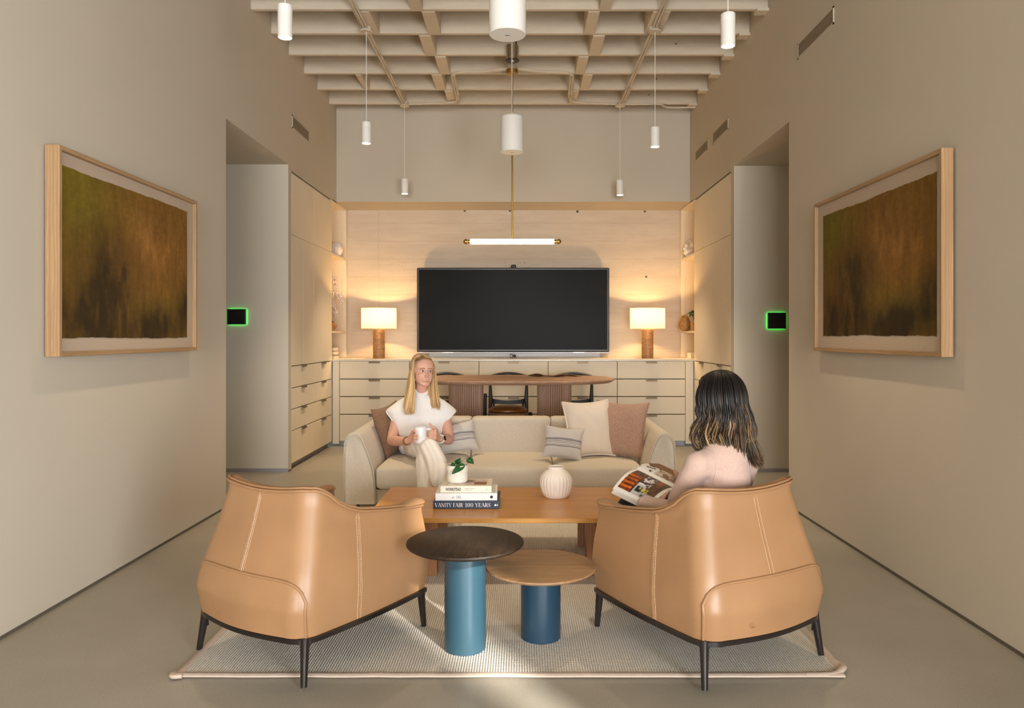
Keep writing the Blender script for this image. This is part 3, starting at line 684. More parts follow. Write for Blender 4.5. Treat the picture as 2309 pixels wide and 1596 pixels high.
lamp(854.5, 'left table lamp, drum shade on brown stone cylinder beside the screen')
lamp(1460, 'right table lamp, drum shade on brown stone cylinder near the gold vase')

# ---------------------------------------------------------------- pendants
def spot(label, x, y, zb, h=.19, r=.0418, w=62):
    t = thing('pendant_light', label, 'lamp', (x, y, zb), group='small white cylinder pendants')
    obj('housing', MB().lathe([(r-.004, .012), (r-.004, 0), (r, 0), (r, h-.05), (r-.001, h-.049), (r, h-.047), (r, h-.004), (r-.004, h), (0, h)], 36, (x, y, zb)), M['white'], t)
    obj('lens', MB().lathe([(0, .004), (r-.0045, .004), (r-.0045, .008), (0, .008)], 32, (x, y, zb)), M['spot'], t)
    obj('cord', MB().tube([(x, y, zb+h-.01), (x, y, 4.04)], .003, 6), M['white'], t)
    obj('canopy', MB().lathe([(0, 0), (.055, 0), (.058, .003), (.058, .006), (0, .008)], 36, (x, y, 4.03)), M['ceil'], t)
    light('spot_beam', 'SPOT', (x, y, zb-.01), w, (1, .78, .52), (0, 0, 0), spot_size=1.45, spot_blend=.7, shadow_soft_size=.03)
spot('front left small pendant, nearest the left wall painting', -1.385, 4.35, 3.075)
spot('middle left small pendant in front of the left wall vent', -1.381, 6.61, 3.04, w=130)
spot('back left small pendant against the upper back wall', -1.376, 8.745, 3.00, h=.175, w=120)
spot('front right small pendant, nearest the right wall painting', 1.209, 4.35, 3.025)
spot('middle right small pendant below the right ceiling conduit', 1.188, 6.61, 3.01, h=.175, w=130)
spot('back right small pendant against the upper back wall', 1.159, 8.745, 2.985, h=.175, w=120)
def speaker(label, x, y, zb, h=.32, r=.102):
    t = thing('pendant_speaker', label, 'speaker', (x, y, zb), group='large white cylinder pendants')
    obj('housing', MB().lathe([(0, .001), (r-.003, .001), (r, .004), (r, h-.01), (r-.012, h), (0, h)], 48, (x, y, zb)), M['white'], t)
    obj('grille', MB().lathe([(0, 0), (r-.004, 0), (r-.004, .004), (0, .004)], 48, (x, y, zb-.0005)), M['white'], t)
    obj('badge', MB().box(x-.012, x+.012, y-.006, y+.006, zb-.003, zb-.0004), M['silver'], t, smooth=False)
    obj('cord', MB().tube([(x, y, zb+h-.01), (x-.002, y, 4.33)], .0045, 8), M['cord'], t)
    obj('cord_grip', MB().lathe([(.012, 0), (.010, .03), (0, .03)], 14, (x, y, zb+h)), M['white'], t)
speaker('nearer and larger looking white cylinder speaker, cut by the top of the photo', W(1144.5, 0, 4.1).x, 4.1, 2.99)
speaker('farther white cylinder speaker hanging in front of the brass rod', W(1154.5, 0, 6.62).x, 6.62, 2.965)
# linear brass pendant over the dining table
lx, ly, lz = -.095, 7.55, 2.287
t = thing('linear_pendant', 'glowing horizontal tube pendant on a long brass rod', 'lamp', (lx, ly, lz))
RY = Matrix.Rotation(PI/2, 4, 'Y')
obj('tube', MB().lathe([(0, -.425), (.0265, -.425), (.0265, .425), (0, .425)], 28, (lx, ly, lz), RY), M['tubeglow'], t)
for s in (-1, 1):
    e = obj('end_cap', MB().lathe([(.0, .425*1), (.02, .425), (.02, .445), (.012, .45), (.012, .455), (0, .455)], 20, (lx, ly, lz), Matrix.Rotation(s*PI/2, 4, 'Y')), M['brass'], t)
    obj('knob', MB().sphere((lx+s*.472, ly, lz), .0265, 20, 14), M['brass'], t)
obj('rod', MB().tube([(lx, ly, lz+.024), (lx, ly, 4.0)], .0085, 12), M['brass'], t)
obj('canopy', MB().lathe([(0, 0), (.060, 0), (.063, .003), (.063, .045), (0, .045)], 36, (lx, ly, 3.985)), M['brass'], t)
obj('ceiling_box', MB().lathe([(0, 0), (.045, 0), (.045, .042), (0, .042)], 24, (lx, ly, 4.031)), M['ceil'], t)
t = thing('transformer_canister', 'brushed nickel canister with wires above the brass canopy', 'transformer', (-.088, 7.195, 3.985))
obj('can', MB().lathe([(0, 0), (.02, 0), (.022, .006), (.0625, .006), (.0625, .15), (0, .15)], 32, (-.088, 7.195, 3.985)), M['nickel'], t)
obj('black_band', MB().lathe([(.058, 0), (.0655, 0), (.0655, .007), (.058, .007)], 32, (-.088, 7.195, 3.990)), M['black'], t)
obj('wire', MB().tube(spline([(-.053, 7.195, 4.13), (-.05, 7.195, 4.2), (-.045, 7.195, 4.33)], 5), .006, 6), M['black'], t)
obj('wire', MB().tube(spline([(-.122, 7.195, 4.13), (-.115, 7.195, 4.2), (-.09, 7.195, 4.33)], 5), .0025, 6), M['cord'], t)
# conduits
def conduit(label, paths, clips=()):
    t = thing('conduit', label, 'conduit', tuple(paths[0][0]))
    for p in paths:
        obj('pipe', MB().tube(p, .011, 8), M['ceil'], t)
        for i in range(3, len(p)-3, 9): 
            d = (Vector(p[i+1])-Vector(p[i])).normalized()*.012; obj('coupling', MB().tube([Vector(p[i])-d, Vector(p[i])+d], .0145, 8), M['ceil'], t)
Z = 4.055
def lin(pts, n=10): 
    out = []
    for a, b in zip(pts, pts[1:]): out += [Vector(a).lerp(Vector(b), k/n) for k in range(n)]
    return out+[Vector(pts[-1])]
def dbl(c, off): return c
for sx, xs_ in ((-1, -1.38), (1, 1.175)):
    nm = 'left' if sx < 0 else 'right'
    conduit(f'{nm} pair of painted ceiling conduits linking the small pendants', [lin([(xs_-.013, 8.70, Z), (xs_-.013, 6.66, Z)]), lin([(xs_+.013, 8.70, Z), (xs_+.013, 6.66, Z)]),
             lin([(xs_-.013, 6.56, Z), (xs_-.013, 2.5, Z)]), lin([(xs_+.013, 6.56, Z), (xs_+.013, 2.5, Z)])])
    tb = thing('junction_box', f'{"left" if sx<0 else "right"} round painted junction box above the middle small pendant', 'box', (xs_, 6.61, 4.04))
    obj('can', MB().lathe([(0, 0), (.044, 0), (.044, .042), (0, .042)], 24, (xs_, 6.61, 4.04)), M['ceil'], tb); obj('cover_ring', MB().lathe([(.040, 0), (.049, 0), (.049, .008), (.040, .008)], 24, (xs_, 6.61, 4.041)), M['ceil'], tb)
    tb = thing('junction_box', f'{"left" if sx<0 else "right"} round painted junction box above the back small pendant', 'box', (xs_, 8.745, 4.04))
    obj('can', MB().lathe([(0, 0), (.044, 0), (.044, .042), (0, .042)], 24, (xs_, 8.745, 4.04)), M['ceil'], tb); obj('cover_ring', MB().lathe([(.040, 0), (.049, 0), (.049, .008), (.040, .008)], 24, (xs_, 8.745, 4.041)), M['ceil'], tb)
def rnd_path(pts): return spline(pts, 5)
for k in (0,):
    c = []
    for o in (0, .026):
        c.append(rnd_path([(-1.33, 8.74-o*.3, Z), (-1.1, 8.72, Z), (-.84, 8.70-o, Z), (-.76+o*.3-.0, 8.64-o, Z), (-.745+o, 8.45, Z), (-.735+o, 7.9, Z), (-.72+o, 7.76-o, Z), (-.65+o, 7.70-o, Z), (-.4, 7.69-o, Z), (-.22, 7.62-o, Z), (-.145, 7.60-o, Z)]))
    conduit('bent painted conduit from the back left pendant to the brass canopy', c)
    c = []
    for o in (0, .026):
        c.append(rnd_path([(1.12, 8.74-o*.3, Z), (.9, 8.72, Z), (.67, 8.70-o, Z), (.59-o*.3, 8.64-o, Z), (.565-o, 8.45, Z), (.545-o, 7.9, Z), (.53-o, 7.76-o, Z), (.46-o, 7.70-o, Z), (.22, 7.69-o, Z), (.04, 7.62-o, Z), (-.045, 7.60-o, Z)]))
    conduit('bent painted conduit from the back right pendant to the brass canopy', c)
    conduit('painted conduit from the back right pendant to the right wall', [rnd_path([(1.21, 8.745, Z), (1.4, 8.74, Z), (1.62, 8.74, Z), (1.75, 8.86, Z), (2.07, 8.86, Z)])])

# ---------------------------------------------------------------- room panels in the corridors
def panel(label, px0, px1, py0, py1, Y, led):
    a = W(px0, py0, Y); b = W(px1, py1, Y)
    t = thing('room_panel', label, 'screen', ((a.x+b.x)/2, Y, b.z))
    obj('screen', MB().box(a.x, b.x, Y-.035, Y-.012, b.z, a.z), M['black'], t, smooth=False, bevel=.004)
    obj('led_rim', MB().box(a.x+.004, b.x-.004, Y-.0115, Y-.005, b.z+.004, a.z-.004), M['green'], t, smooth=False)
    obj('wall_plate', MB().box(a.x+.03, b.x-.03, Y-.0048, Y-.0005, b.z+.03, a.z-.03), M['black'], t, smooth=False)
panel('black square panel with green glow in the left corridor', 515, 557, 697, 731.5, 7.26, .6)
panel('black square panel with green glow in the right corridor', 1729, 1770, 705, 741, 7.256, 1)

# ---------------------------------------------------------------- paintings
def fbm(h, w, cells, seed, octs=4, sx=1.0, sy=1.0):
    r = np.random.default_rng(seed); out = np.zeros((h, w)); amp = 1; tot = 0
    for o in range(octs):
        ch, cw = max(2, int(cells*sy*2**o)), max(2, int(cells*sx*2**o))
        g = r.random((ch+2, cw+2)); yy = np.linspace(0, ch, h); xx = np.linspace(0, cw, w)
        y0 = np.floor(yy).astype(int).clip(0, ch); x0 = np.floor(xx).astype(int).clip(0, cw); fy = yy-y0; fx = xx-x0
        fy = (fy*fy*(3-2*fy))[:, None]; fx = (fx*fx*(3-2*fx))[None]
        A = g[y0][:, x0]; B = g[y0][:, x0+1]; C = g[y0+1][:, x0]; D = g[y0+1][:, x0+1]
        out += amp*((A*(1-fx)+B*fx)*(1-fy)+(C*(1-fx)+D*fx)*fy); tot += amp; amp *= .55
    return out/tot
def landscape(h, w, seed, bright):        # row 0 = bottom
    y = np.linspace(0, 1, h)[:, None]; x = np.linspace(0, 1, w)[None]
    n1 = fbm(h, w, 5, seed, 5, 1.6, .7); n2 = fbm(h, w, 9, seed+1, 4, 3.5, .8); n3 = fbm(h, w, 4, seed+2, 4)
    g = lambda cx, cy, sx, sy: np.exp(-((x-cx)/sx)**2-((y-cy)/sy)**2)
    dark = .75*g(.33, .47, .22, .26)*(.6+.9*n2)+.55*g(.2, .2, .3, .22)+.75*g(.5, .0, .7, .20)+.7*g(.72, .1, .10, .12)+.6*g(.98, .30, .10, .16)+.25*g(.93, .15, .2, .12)
    ns = fbm(h, w, 12, seed+8, 5, 2.6, .6); dark = np.clip(dark*(.15+1.0*n1+.8*ns), 0, 1)[..., None]
    ochre = np.array(srgb(112, 82, 28)); olive = np.array(srgb(104, 90, 22)); brown = np.array(srgb(112, 74, 34)); dk = np.array(srgb(40, 29, 14)); lt = np.array(srgb(150, 106, 52))
    c = ochre+(olive-ochre)*np.clip(1.2*g(.08, .9, .25, .3)+.6*g(.75, .2, .3, .15), 0, 1)[..., None]
    c = c+(brown-c)*np.clip(.6*g(.7, .65, .35, .35)+.5*(n3-.5), 0, 1)[..., None]
    c = c+(lt-c)*np.clip((.55*g(.6, .72, .10, .16)+.4*g(.78, .62, .12, .14))*(n2*1.5), 0, 1)[..., None]
    c = c+(dk-c)*(dark*.93)
    n4 = fbm(h, w, 16, seed+5, 4, 3.2, .45); n5 = fbm(h, w, 50, seed+6, 2)
    c = c*(.60+.5*n2[..., None]+.34*n4[..., None])*(.86+.28*n5[..., None])*bright
    return np.clip(c*1.12+.003, 0, 1)
def painting(label, x, sg, y0, y1, z0, z1, d, ay0, ay1, az0, az1, seed, bright, flip):
    t = thing('framed_painting', label, 'painting', (x, (y0+y1)/2, z0))
    def bx(n, a, b, c, e, f, g, mm, **k): a, b = sorted((x+sg*a, x+sg*b)); return obj(n, MB().box(a, b, c, e, f, g), mm, t, smooth=False, **k)
    fw = .022
    bx('frame_side', .012, d, y0, y0+fw, z0, z1, M['frameoak'], bevel=.002); bx('frame_side', .012, d, y1-fw, y1, z0, z1, M['frameoak'], bevel=.002)
    bx('frame_rail', .012, d, y0+fw, y1-fw, z1-fw, z1, M['frameoakh'], bevel=.002); bx('frame_rail', .012, d, y0+fw, y1-fw, z0, z0+fw, M['frameoakh'], bevel=.002)
    bx('mount', d-.034, d-.022, y0+fw, y1-fw, z0+fw, z1-fw, M['linen'])
    bx('back_board', .0005, d-.0345, y0+.03, y1-.03, z0+.03, z1-.03, M['black'])
    h, w = 190, 250; col = landscape(h, w, seed, bright)
    rr = np.random.default_rng(seed); ew = np.cumsum(rr.normal(0, .0006, w)); ew -= np.linspace(ew[0], ew[-1], w)
    mb = MB(); cs = []
    for j in range(h):
        for i in range(w):
            u, v_ = i/(w-1), j/(h-1); yy = lerp(ay0, ay1, 1-u if flip else u)
            mb.v.append((x+sg*(d-.019+.001*math.sin(u*40)*math.sin(v_*3)), yy, lerp(az0, az1, v_)+ew[i]*(2*v_-1)))
    for j in range(h-1):
        for i in range(w-1):
            a = j*w+i; mb.f.append((a, a+1, a+w+1, a+w) if (sg > 0) != flip else (a, a+w, a+w+1, a+1))
    cf = col.reshape(-1, 3)
    obj('painted_sheet', mb, M['art'], t, recalc=False, smooth=True, colors=cf)
painting('ochre abstract landscape in deep oak frame on the left wall', XL, 1, 3.533, 5.036, 1.23, 2.24, .082, 3.576, 4.923, 1.319, 2.153, 11, 1.0, False)
painting('darker brown abstract landscape in deep oak frame on the right wall', XR, -1, 3.547, 5.10, 1.228, 2.229, .070, 3.624, 4.983, 1.328, 2.131, 23, .85, True)
# ---------------------------------------------------------------- rug
t = thing('rug', 'large ribbed cream wool rug with tan binding under the seating group', 'rug', (0, 4.3, 0))
rx0, rx1, ry0, ry1 = -1.325, 1.255, 2.905, 5.75
obj('pile', MB().box(rx0, rx1, ry0, ry1, .001, .011), M['rug'], t, smooth=False)
def strip(x0, x1, y0, y1, n=30, wob=.002):
    along = (x1-x0) > (y1-y0); rr = random.Random(int(x0*100+y0*10)); 
    P = [Vector((lerp(x0, x1, k/n), (y0+y1)/2+rr.uniform(-wob, wob), .0095)) if along else Vector(((x0+x1)/2+rr.uniform(-wob, wob), lerp(y0, y1, k/n), .0095)) for k in range(n+1)]
    return MB().tube(P, .0175, 10, flat=.38, up=(0, 0, 1))
obj('binding', strip(rx0-.012, rx1+.0, ry0-.012, ry0-.010), M['rugedge'], t); obj('binding', strip(rx0-.012, rx0-.010, ry0-.012, ry1), M['rugedge'], t)
obj('binding', strip(rx1+.010, rx1+.012, ry0+.04, ry1), M['rugedge'], t); obj('binding', strip(rx0-.012, rx1+.012, ry1, ry1+.012), M['rugedge'], t)
obj('corner_fold', MB().tube(spline([(rx0-.03, ry0-.01, .012), (rx0-.02, ry0-.03, .014), (rx0+.01, ry0-.025, .014)], 5), .016, 8, flat=.6, up=(0, 0, 1)), M['rugedge'], t)
obj('corner_fold', MB().tube(spline([(rx1-.15, ry0-.011, .011), (rx1-.04, ry0-.005, .012), (rx1+.01, ry0+.03, .016), (rx1+.025, ry0+.075, .012), (rx1+.012, ry0+.12, .010)], 6), .017, 8, flat=.4, up=(0, 0, 1)), M['rugedge'], t)

# ---------------------------------------------------------------- sofa
SX0, SX1, SY0, SY1 = -1.288, 1.115, 5.38, 6.32
t = thing('sofa', 'long oatmeal fabric sofa with rounded arms behind the coffee table', 'sofa', ((SX0+SX1)/2, 5.85, 0))
obj('base_frame', MB().softbox(((SX0+SX1)/2, (SY0+SY1)/2+.02, .155), ((SX1-SX0)/2-.02, (SY1-SY0)/2-.03, .055), .02, 6), M['sofa'], t)
armprof = [(0, .105), (-.004, .30), (0, .52), (.012, .575), (.035, .612), (.068, .628), (.098, .622), (.122, .595), (.150, .53), (.185, .44), (.208, .36), (.222, .26), (.225, .105)]
for sg, xo in ((1, SX0), (-1, SX1)):
    mb = MB(); ys = [SY0+.016, SY0+.004, SY0, SY0+.0, SY0+.012, 5.6, 5.9, 6.2, SY1-.03, SY1-.005, SY1]
    cx, cz = .105, .34; rings = []
    for y, k in ((SY0+.02, .90), (SY0+.006, .94), (SY0+.001, .972), (SY0+.006, .99), (SY0+.02, 1), (5.6, 1), (5.9, 1), (6.2, 1), (SY1-.02, 1), (SY1-.004, .97), (SY1, .9)):
        zr = 1+.03*(y-SY0)/(SY1-SY0)
        rings.append([(xo+sg*(cx+(px-cx)*k), y, .105+((cz+(pz-cz)*k)-.105)*zr) for px, pz in armprof])
    n = len(armprof); vs = [p for r in rings for p in r]; fs = []
    for i in range(len(rings)-1):
        for j in range(n): fs.append((i*n+j, i*n+(j+1) % n, (i+1)*n+(j+1) % n, (i+1)*n+j))
    fs.append(tuple(range(n))); fs.append(tuple((len(rings)-1)*n+j for j in range(n)))
    mb.add(vs, fs); a = obj('arm', mb, M['sofa'], t, smooth=60)
    pp = [(xo+sg*(px), SY0+.012, pz) for px, pz in armprof[1:]]
    obj('arm_piping', MB().tube(spline(pp, 4), .0035, 6), M['sofa'], a)
ix0, ix1 = SX0+.222, SX1-.222; wseg = (ix1-ix0)/3
for k in range(3):
    x0 = ix0+wseg*k; x1 = x0+wseg
    obj('seat_cushion', MB().softbox(((x0+x1)/2, 5.76, .292), (wseg/2-.0015, .375, .085), .04, 10, crown=.022), M['sofa'], t)
    def lean(q): return Vector((q.x, q.y+.10*(q.z+.18)/.4, q.z))
    obj('back_cushion', MB().softbox(((x0+x1)/2, 6.125, .47), (wseg/2-.0008, .085, .185), .022, 12, fn=lean), M['sofa'], t)
obj('back_frame', MB().softbox(((SX0+SX1)/2, 6.265, .37), ((SX1-SX0)/2-.10, .055, .265), .04, 8), M['sofa'], t)
for x in (SX0+.09, SX1-.09):
    for y in (SY0+.06, SY1-.1): obj('leg', MB().lathe([(0, 0), (.011, 0), (.011, .105), (0, .105)], 12, (x, y, .0115 if y < ry1 else 0)), M['blackm'], t)

# ---------------------------------------------------------------- cushions
def pillow(name, label, mt, c, w, h, th, Rm, group=None, seed=1, flange=0, pinch=.10, sag=0):
    t = thing(name, label, 'cushion', tuple(c), group=group); rr = random.Random(seed); ph = [rr.uniform(0, 6) for _ in range(6)]
    T = Matrix.Translation(c) @ Rm.to_4x4(); n = 26; mb = MB(); sides = []
    def shp(u, v, s):
        e = (1-abs(u)**2.6)*(1-abs(v)**2.6); z = s*th*(e**.5)
        x = u*w/2*(1-pinch*(1-v*v)*(abs(u)**3)); y = v*h/2*(1-pinch*(1-u*u)*(abs(v)**3))
        z += s*.006*math.sin(5*u+ph[0])*math.sin(4*v+ph[1])*e+.004*math.sin(9*(u+v)+ph[2])*e
        if sag: y -= sag*(1-u*u)*max(0, v)
        return Vector((x, y, z))
    f = lambda k: math.sin(PI/2*(-1+2*k))
    mb.grid(lambda a, b: shp(f(a), f(b), 1), n, n); mb.grid(lambda a, b: shp(f(1-a), f(b), -1), n, n)
    me = MB(); bm = bmesh.new()
    mesh = bpy.data.meshes.new('t'); mesh.from_pydata(mb.v, [], mb.f); bm.from_mesh(mesh); bmesh.ops.remove_doubles(bm, verts=bm.verts, dist=.0006)
    bm.to_mesh(mesh); bm.free(); me.v = [tuple(v.co) for v in mesh.vertices]; me.f = [tuple(p.vertices) for p in mesh.polygons]; bpy.data.meshes.remove(mesh)
    t.matrix_world = T; t.rotation_euler = Rm.to_euler(); t.location = c; WM[t] = T
    cover = obj('cover', me, mt, t, local=True, smooth=True)
    edge = [shp(f(k/24), -1, 1) for k in range(24)]+[shp(1, f(k/24), 1) for k in range(24)]+[shp(1-2*1*(.5+.5*f(k/24)) if 0 else f(1-k/24), 1, 1) for k in range(24)]+[shp(-1, f(1-k/24), 1) for k in range(24)]
    obj('seam', MB().tube(edge, .0035+flange, 6, closed=True, flat=.5 if flange else 1, up=(0, 0, 1) if flange else None), mt, t, local=True)
    return t
def RM(yaw, tilt, roll=0):      # pillow plane XY -> upright facing -Y ; tilt leans top back; yaw about Z; roll in its own plane
    return Matrix.Rotation(math.radians(yaw), 3, 'Z') @ Matrix.Rotation(math.radians(90-tilt), 3, 'X') @ Matrix.Rotation(math.radians(roll), 3, 'Z')
SEAT = .39
pillow('cushion', 'rust tweed square cushion leaning in the right corner of the sofa', M['pinkpillow'], V(.775, 5.84, SEAT+.205), .42, .46, .075, RM(-20, 24, -1), seed=2)
pillow('cushion', 'cream square cushion between striped and rust cushions on the sofa', M['creampillow'], V(.525, 5.80, SEAT+.215), .37, .44, .075, RM(12, 20, 2), seed=3, flange=.008)
pillow('cushion', 'small striped grey cushion in front of the cream cushion', M['striped'], V(.318, 5.66, SEAT+.125), .30, .25, .055, RM(-6, 24, -5), group='striped grey cushions', seed=4)
pillow('cushion', 'striped grey cushion behind the elbow of the blonde woman', M['striped'], V(-.525, 5.95, SEAT+.125), .33, .25, .055, RM(8, 26, 9), group='striped grey cushions', seed=5)
pillow('cushion', 'dark brown tweed cushion squeezed between left sofa arm and blonde woman', M['brownpillow'], V(-1.05, 6.0, SEAT+.185), .34, .41, .07, RM(62, 16, 8), seed=6)

# ---------------------------------------------------------------- coffee table
t = thing('coffee_table', 'low honey wood coffee table with books and white vase', 'table', (-.1, 4.4, 0))
CX0, CX1, CY0, CY1, CZ = -.845, .648, 3.99, 4.81, .35
obj('tabletop', MB().box(CX0, CX1, CY0, CY1, CZ-.026, CZ), M['teak'], t, smooth=False, bevel=.003)
for x0, x1 in ((-.575, -.465), (.355, .465)):
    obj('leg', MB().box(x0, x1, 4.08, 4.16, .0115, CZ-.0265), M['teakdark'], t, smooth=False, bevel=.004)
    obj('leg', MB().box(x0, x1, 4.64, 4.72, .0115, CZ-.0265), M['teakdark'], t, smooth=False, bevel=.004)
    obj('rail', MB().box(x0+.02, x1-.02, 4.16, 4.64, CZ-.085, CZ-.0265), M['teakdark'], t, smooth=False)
# ---------------------------------------------------------------- round side tables
def side_table(label, x, y, r, z, m1, m2, th):
    t = thing('side_table', label, 'table', (x, y, 0))
    obj('tabletop', MB().lathe([(0, -th), (r-.012, -th), (r-.004, -th+.005), (r, -th*.45), (r-.002, -.002), (r-.006, 0), (0, 0)], 96, (x, y, z)), m1, t, smooth=30)
    obj('pedestal', MB().lathe([(0, .0), (.083, 0), (.0875, .004), (.0875, z-th-.012), (0, z-th-.012)], 64, (x, y, .0112)), m2, t)
side_table('taller round side table with dark wood top on light blue cylinder', -.238, 3.14, .248, .465, M['darkoak'], M['blue1'], .019)
side_table('lower round side table with light oak top on navy cylinder', .084, 3.257, .242, .327, M['oak'], M['blue2'], .017)

# ---------------------------------------------------------------- leather armchairs
def armchair(label, R, rz):
    t = thing('armchair', label, 'chair', (R[0], R[1], 0), rz)
    L = dict(local=True)
    HW = lambda s: interp(s, [0, .2, .4, .7, 1], [.322, .336, .325, .292, .262])
    YR = lambda s: interp(s, [0, .2, .4, .7, 1], [-.012, -.030, -.012, .036, .078])
    YF_ = lambda s: interp(s, [0, .25, .5, .7, 1], [.700, .718, .712, .70, .69])
    CR = .085
    Z0 = .186
    def plan(p, s):      # p 0..1 along left side front -> rear -> right side front ; returns x,y,nx,ny
        hw, yr, yf = HW(s), YR(s), YF_(s); side = yf-yr-CR; arc = PI/2*CR; rear = 2*(hw-CR); tot = 2*side+2*arc+rear; d = p*tot
        bul = .014
        if d <= side: q = d/side; return (-hw-bul*math.sin(PI*q)*(1-s), yf-d, -1, 0)
        d -= side
        if d <= arc: a = d/CR; return (-hw+CR-CR*math.cos(a), yr+CR-CR*math.sin(a), -math.cos(a), -math.sin(a))
        d -= arc
        if d <= rear: q = d/rear; return (-hw+CR+d, yr-.030*math.sin(PI*q)*(1-.75*s), 0, -1)
        d -= rear
        if d <= arc: a = d/CR; return (hw-CR+CR*math.sin(a), yr+CR-CR*math.cos(a), math.sin(a), -math.cos(a))
        d -= arc; q = d/side; return (hw+bul*math.sin(PI*q)*(1-s), yr+CR+d, 1, 0)
    def rim(y, x):
        z = interp(y, [.0, .085, .125, .165, .205, .26, .32, .42, .52, .62, .70], [.732, .730, .718, .692, .655, .625, .605, .588, .574, .562, .556])
        if abs(x) < .26 and y < .11: z -= .022*(1-(x/.26)**2)
        return z
    SS = lambda z: min(1, max(0, (z-Z0)/.545))
    def pos(p, k, off=0):     # k 0..1 from bottom to rim
        zt = .6
        for _ in range(6):
            x, y, nx, ny = plan(p, SS(zt)); zt = rim(y, x)
        z = lerp(Z0, zt, k); x, y, nx, ny = plan(p, SS(z)); 
        if k > .93: off += .010*((k-.93)/.07)**2
        return Vector((x+nx*off, y+ny*off, z))
    NP, NK = 97, 16
    seat_z = .36
    def inner(p, k):
        o = pos(p, 1.0, 0); x, y, nx, ny = plan(p, SS(o.z)); th = .050
        top = Vector((o.x-nx*th, o.y-ny*th, o.z+.004)); z = lerp(top.z, seat_z, k)
        xb, yb, nx, ny = plan(p, SS(lerp(o.z, .5, k))); th2 = lerp(.05, .075, k)
        return Vector((lerp(top.x, xb-nx*th2, k), lerp(top.y, yb-ny*th2, k), z))
    mb = MB(); rows = []
    for i in range(NP):
        p = i/(NP-1); r = [pos(p, k/(NK-1)) for k in range(NK)]
        o = r[-1]; x, y, nx, ny = plan(p, SS(o.z))
        n_ = Vector((nx, ny, 0)); mid = [o-n_*.006+V(0, 0, .010), o-n_*.026+V(0, 0, .016), o-n_*.044+V(0, 0, .012)]
        r += mid+[inner(p, k/8) for k in range(9)]; rows.append(r)
    m_ = len(rows[0]); vs = [q for r in rows for q in r]
    fs = [(i*m_+j, (i+1)*m_+j, (i+1)*m_+j+1, i*m_+j+1) for i in range(NP-1) for j in range(m_-1)]
    # rounded front ends of the arms
    for i, sgn in ((0, 1), (NP-1, -1)):
        base = len(vs); r = rows[i]; half = m_//2; outp = r[:NK+1]; inp = r[::-1]
        nn = NK+1; cols = 6
        inn = [r[m_-1-int(round(j*(m_-NK-1-1)/(nn-1)))] for j in range(nn)]
        inn = [Vector((q.x, q.y, lerp(.30 if j == 0 else q.z, q.z, 1))) for j, q in enumerate(inn)]
        for c in range(cols+1):
            for j in range(nn):
                a, b = outp[j], inn[j]; w = c/cols; q = a.lerp(b, w)
                if j < nn-1 and b.z > a.z: q.z = a.z
                q.y += .022*math.sin(PI*w)**.7; vs.append(q)
        fs += [(base+c*nn+j, base+(c+1)*nn+j, base+(c+1)*nn+j+1, base+c*nn+j+1) for c in range(cols) for j in range(nn-1)]
    mb.add(vs, fs); obj('shell', mb, M['leather'], t, smooth=True, recalc=True, **L)
    # folded lip: welt along the outer rim, wider at the arm ends
    rp = [pos(i/(NP-1), 1, .006)+V(0, 0, .002) for i in range(NP)]
    obj('rim_piping', MB().tube(rp, .0058, 8), M['leather'], t, **L)
    obj('rim_piping', MB().tube([q+V(0, 0, .011)-V(*(plan(i/(NP-1), 1)[2:]), 0)*.006 for i, q in enumerate(rp)], .0048, 8), M['leather'], t, **L)
    for i, sg in ((0, -1), (NP-1, 1)):
        o = pos(i/(NP-1), 1, 0)
        lm = MB(); prof = []
        for k in range(15):
            w = k/14; y = o.y-.26+w*.285; pk = abs(i/(NP-1)-(.26-w*.26)*.36); q = pos(min(1, max(0, pk)), 1, 0)
            wd = .006+.042*w**1.3
            prof.append((Vector((q.x-sg*.020, min(y, o.y+.022), q.z+.006+.012*w)), wd*(1 if k < 13 else (.8 if k == 13 else .3))))
        lm.tube([a for a, b in prof], [b for a, b in prof], 14, flat=.42, up=(0, 0, 1))
        obj('arm_lip', lm, M['leather'], t, **L)
    # lower rear panel laid over the back, with piping
    pc = lambda x: None
    pl, pr = .5-.158, .5+.158
    def panel(a, b):       # a 0..1 across, b 0..1 up ; rounded upper corners
        u = 2*a-1; zt = .400-.070*abs(u)**13-.004*u*u; z = lerp(Z0+.004, zt, b)
        p = lerp(pl, pr, a); x, y, nx, ny = plan(p, SS(z)); e = (1-abs(u)**8)*(1-b**8)
        o = .004+.012*e; return Vector((x+nx*o, y+ny*o, z))
    obj('rear_panel', MB().grid(panel, 40, 16), M['leather'], t, smooth=True, **L)
    edge = [panel(0, k/14) for k in range(14)]+[panel(k/40, 1) for k in range(41)]+[panel(1, 1-k/14) for k in range(1, 15)]
    obj('panel_piping', MB().tube(edge, .0058, 8), M['leather'], t, **L)
    lo = [MB(), MB()]
    # stitched seams: centre back and both sides
    stt = MB()
    def seam(p, k0):
        sm = MB(); line = [pos(p, lerp(k0, .985, k/30), .0022) for k in range(31)]
        sm.tube(line, .0032, 6); obj('seam_ridge', sm, M['leather'], t, **L)
        for off in (-.0085, .0085):
            pts = [pos(p+off/1.9, lerp(k0, .97, k/120), .0014) for k in range(121)]
            for k in range(0, 120, 2): stt.tube([pts[k], pts[k+1]], .0012, 4)
    seam(.5, .42); seam(.215, .01); seam(1-.215, .01)
    o = obj('stitching', stt, M['stitch'], t, **L); o['kind'] = 'stuff'
    q = panel(.5-.20, .22); e = MB()
    e.tube([q+V(.014*math.cos(a*PI/12), -.001, .010*math.sin(a*PI/12)) for a in range(24)], .0013, 5, closed=True)
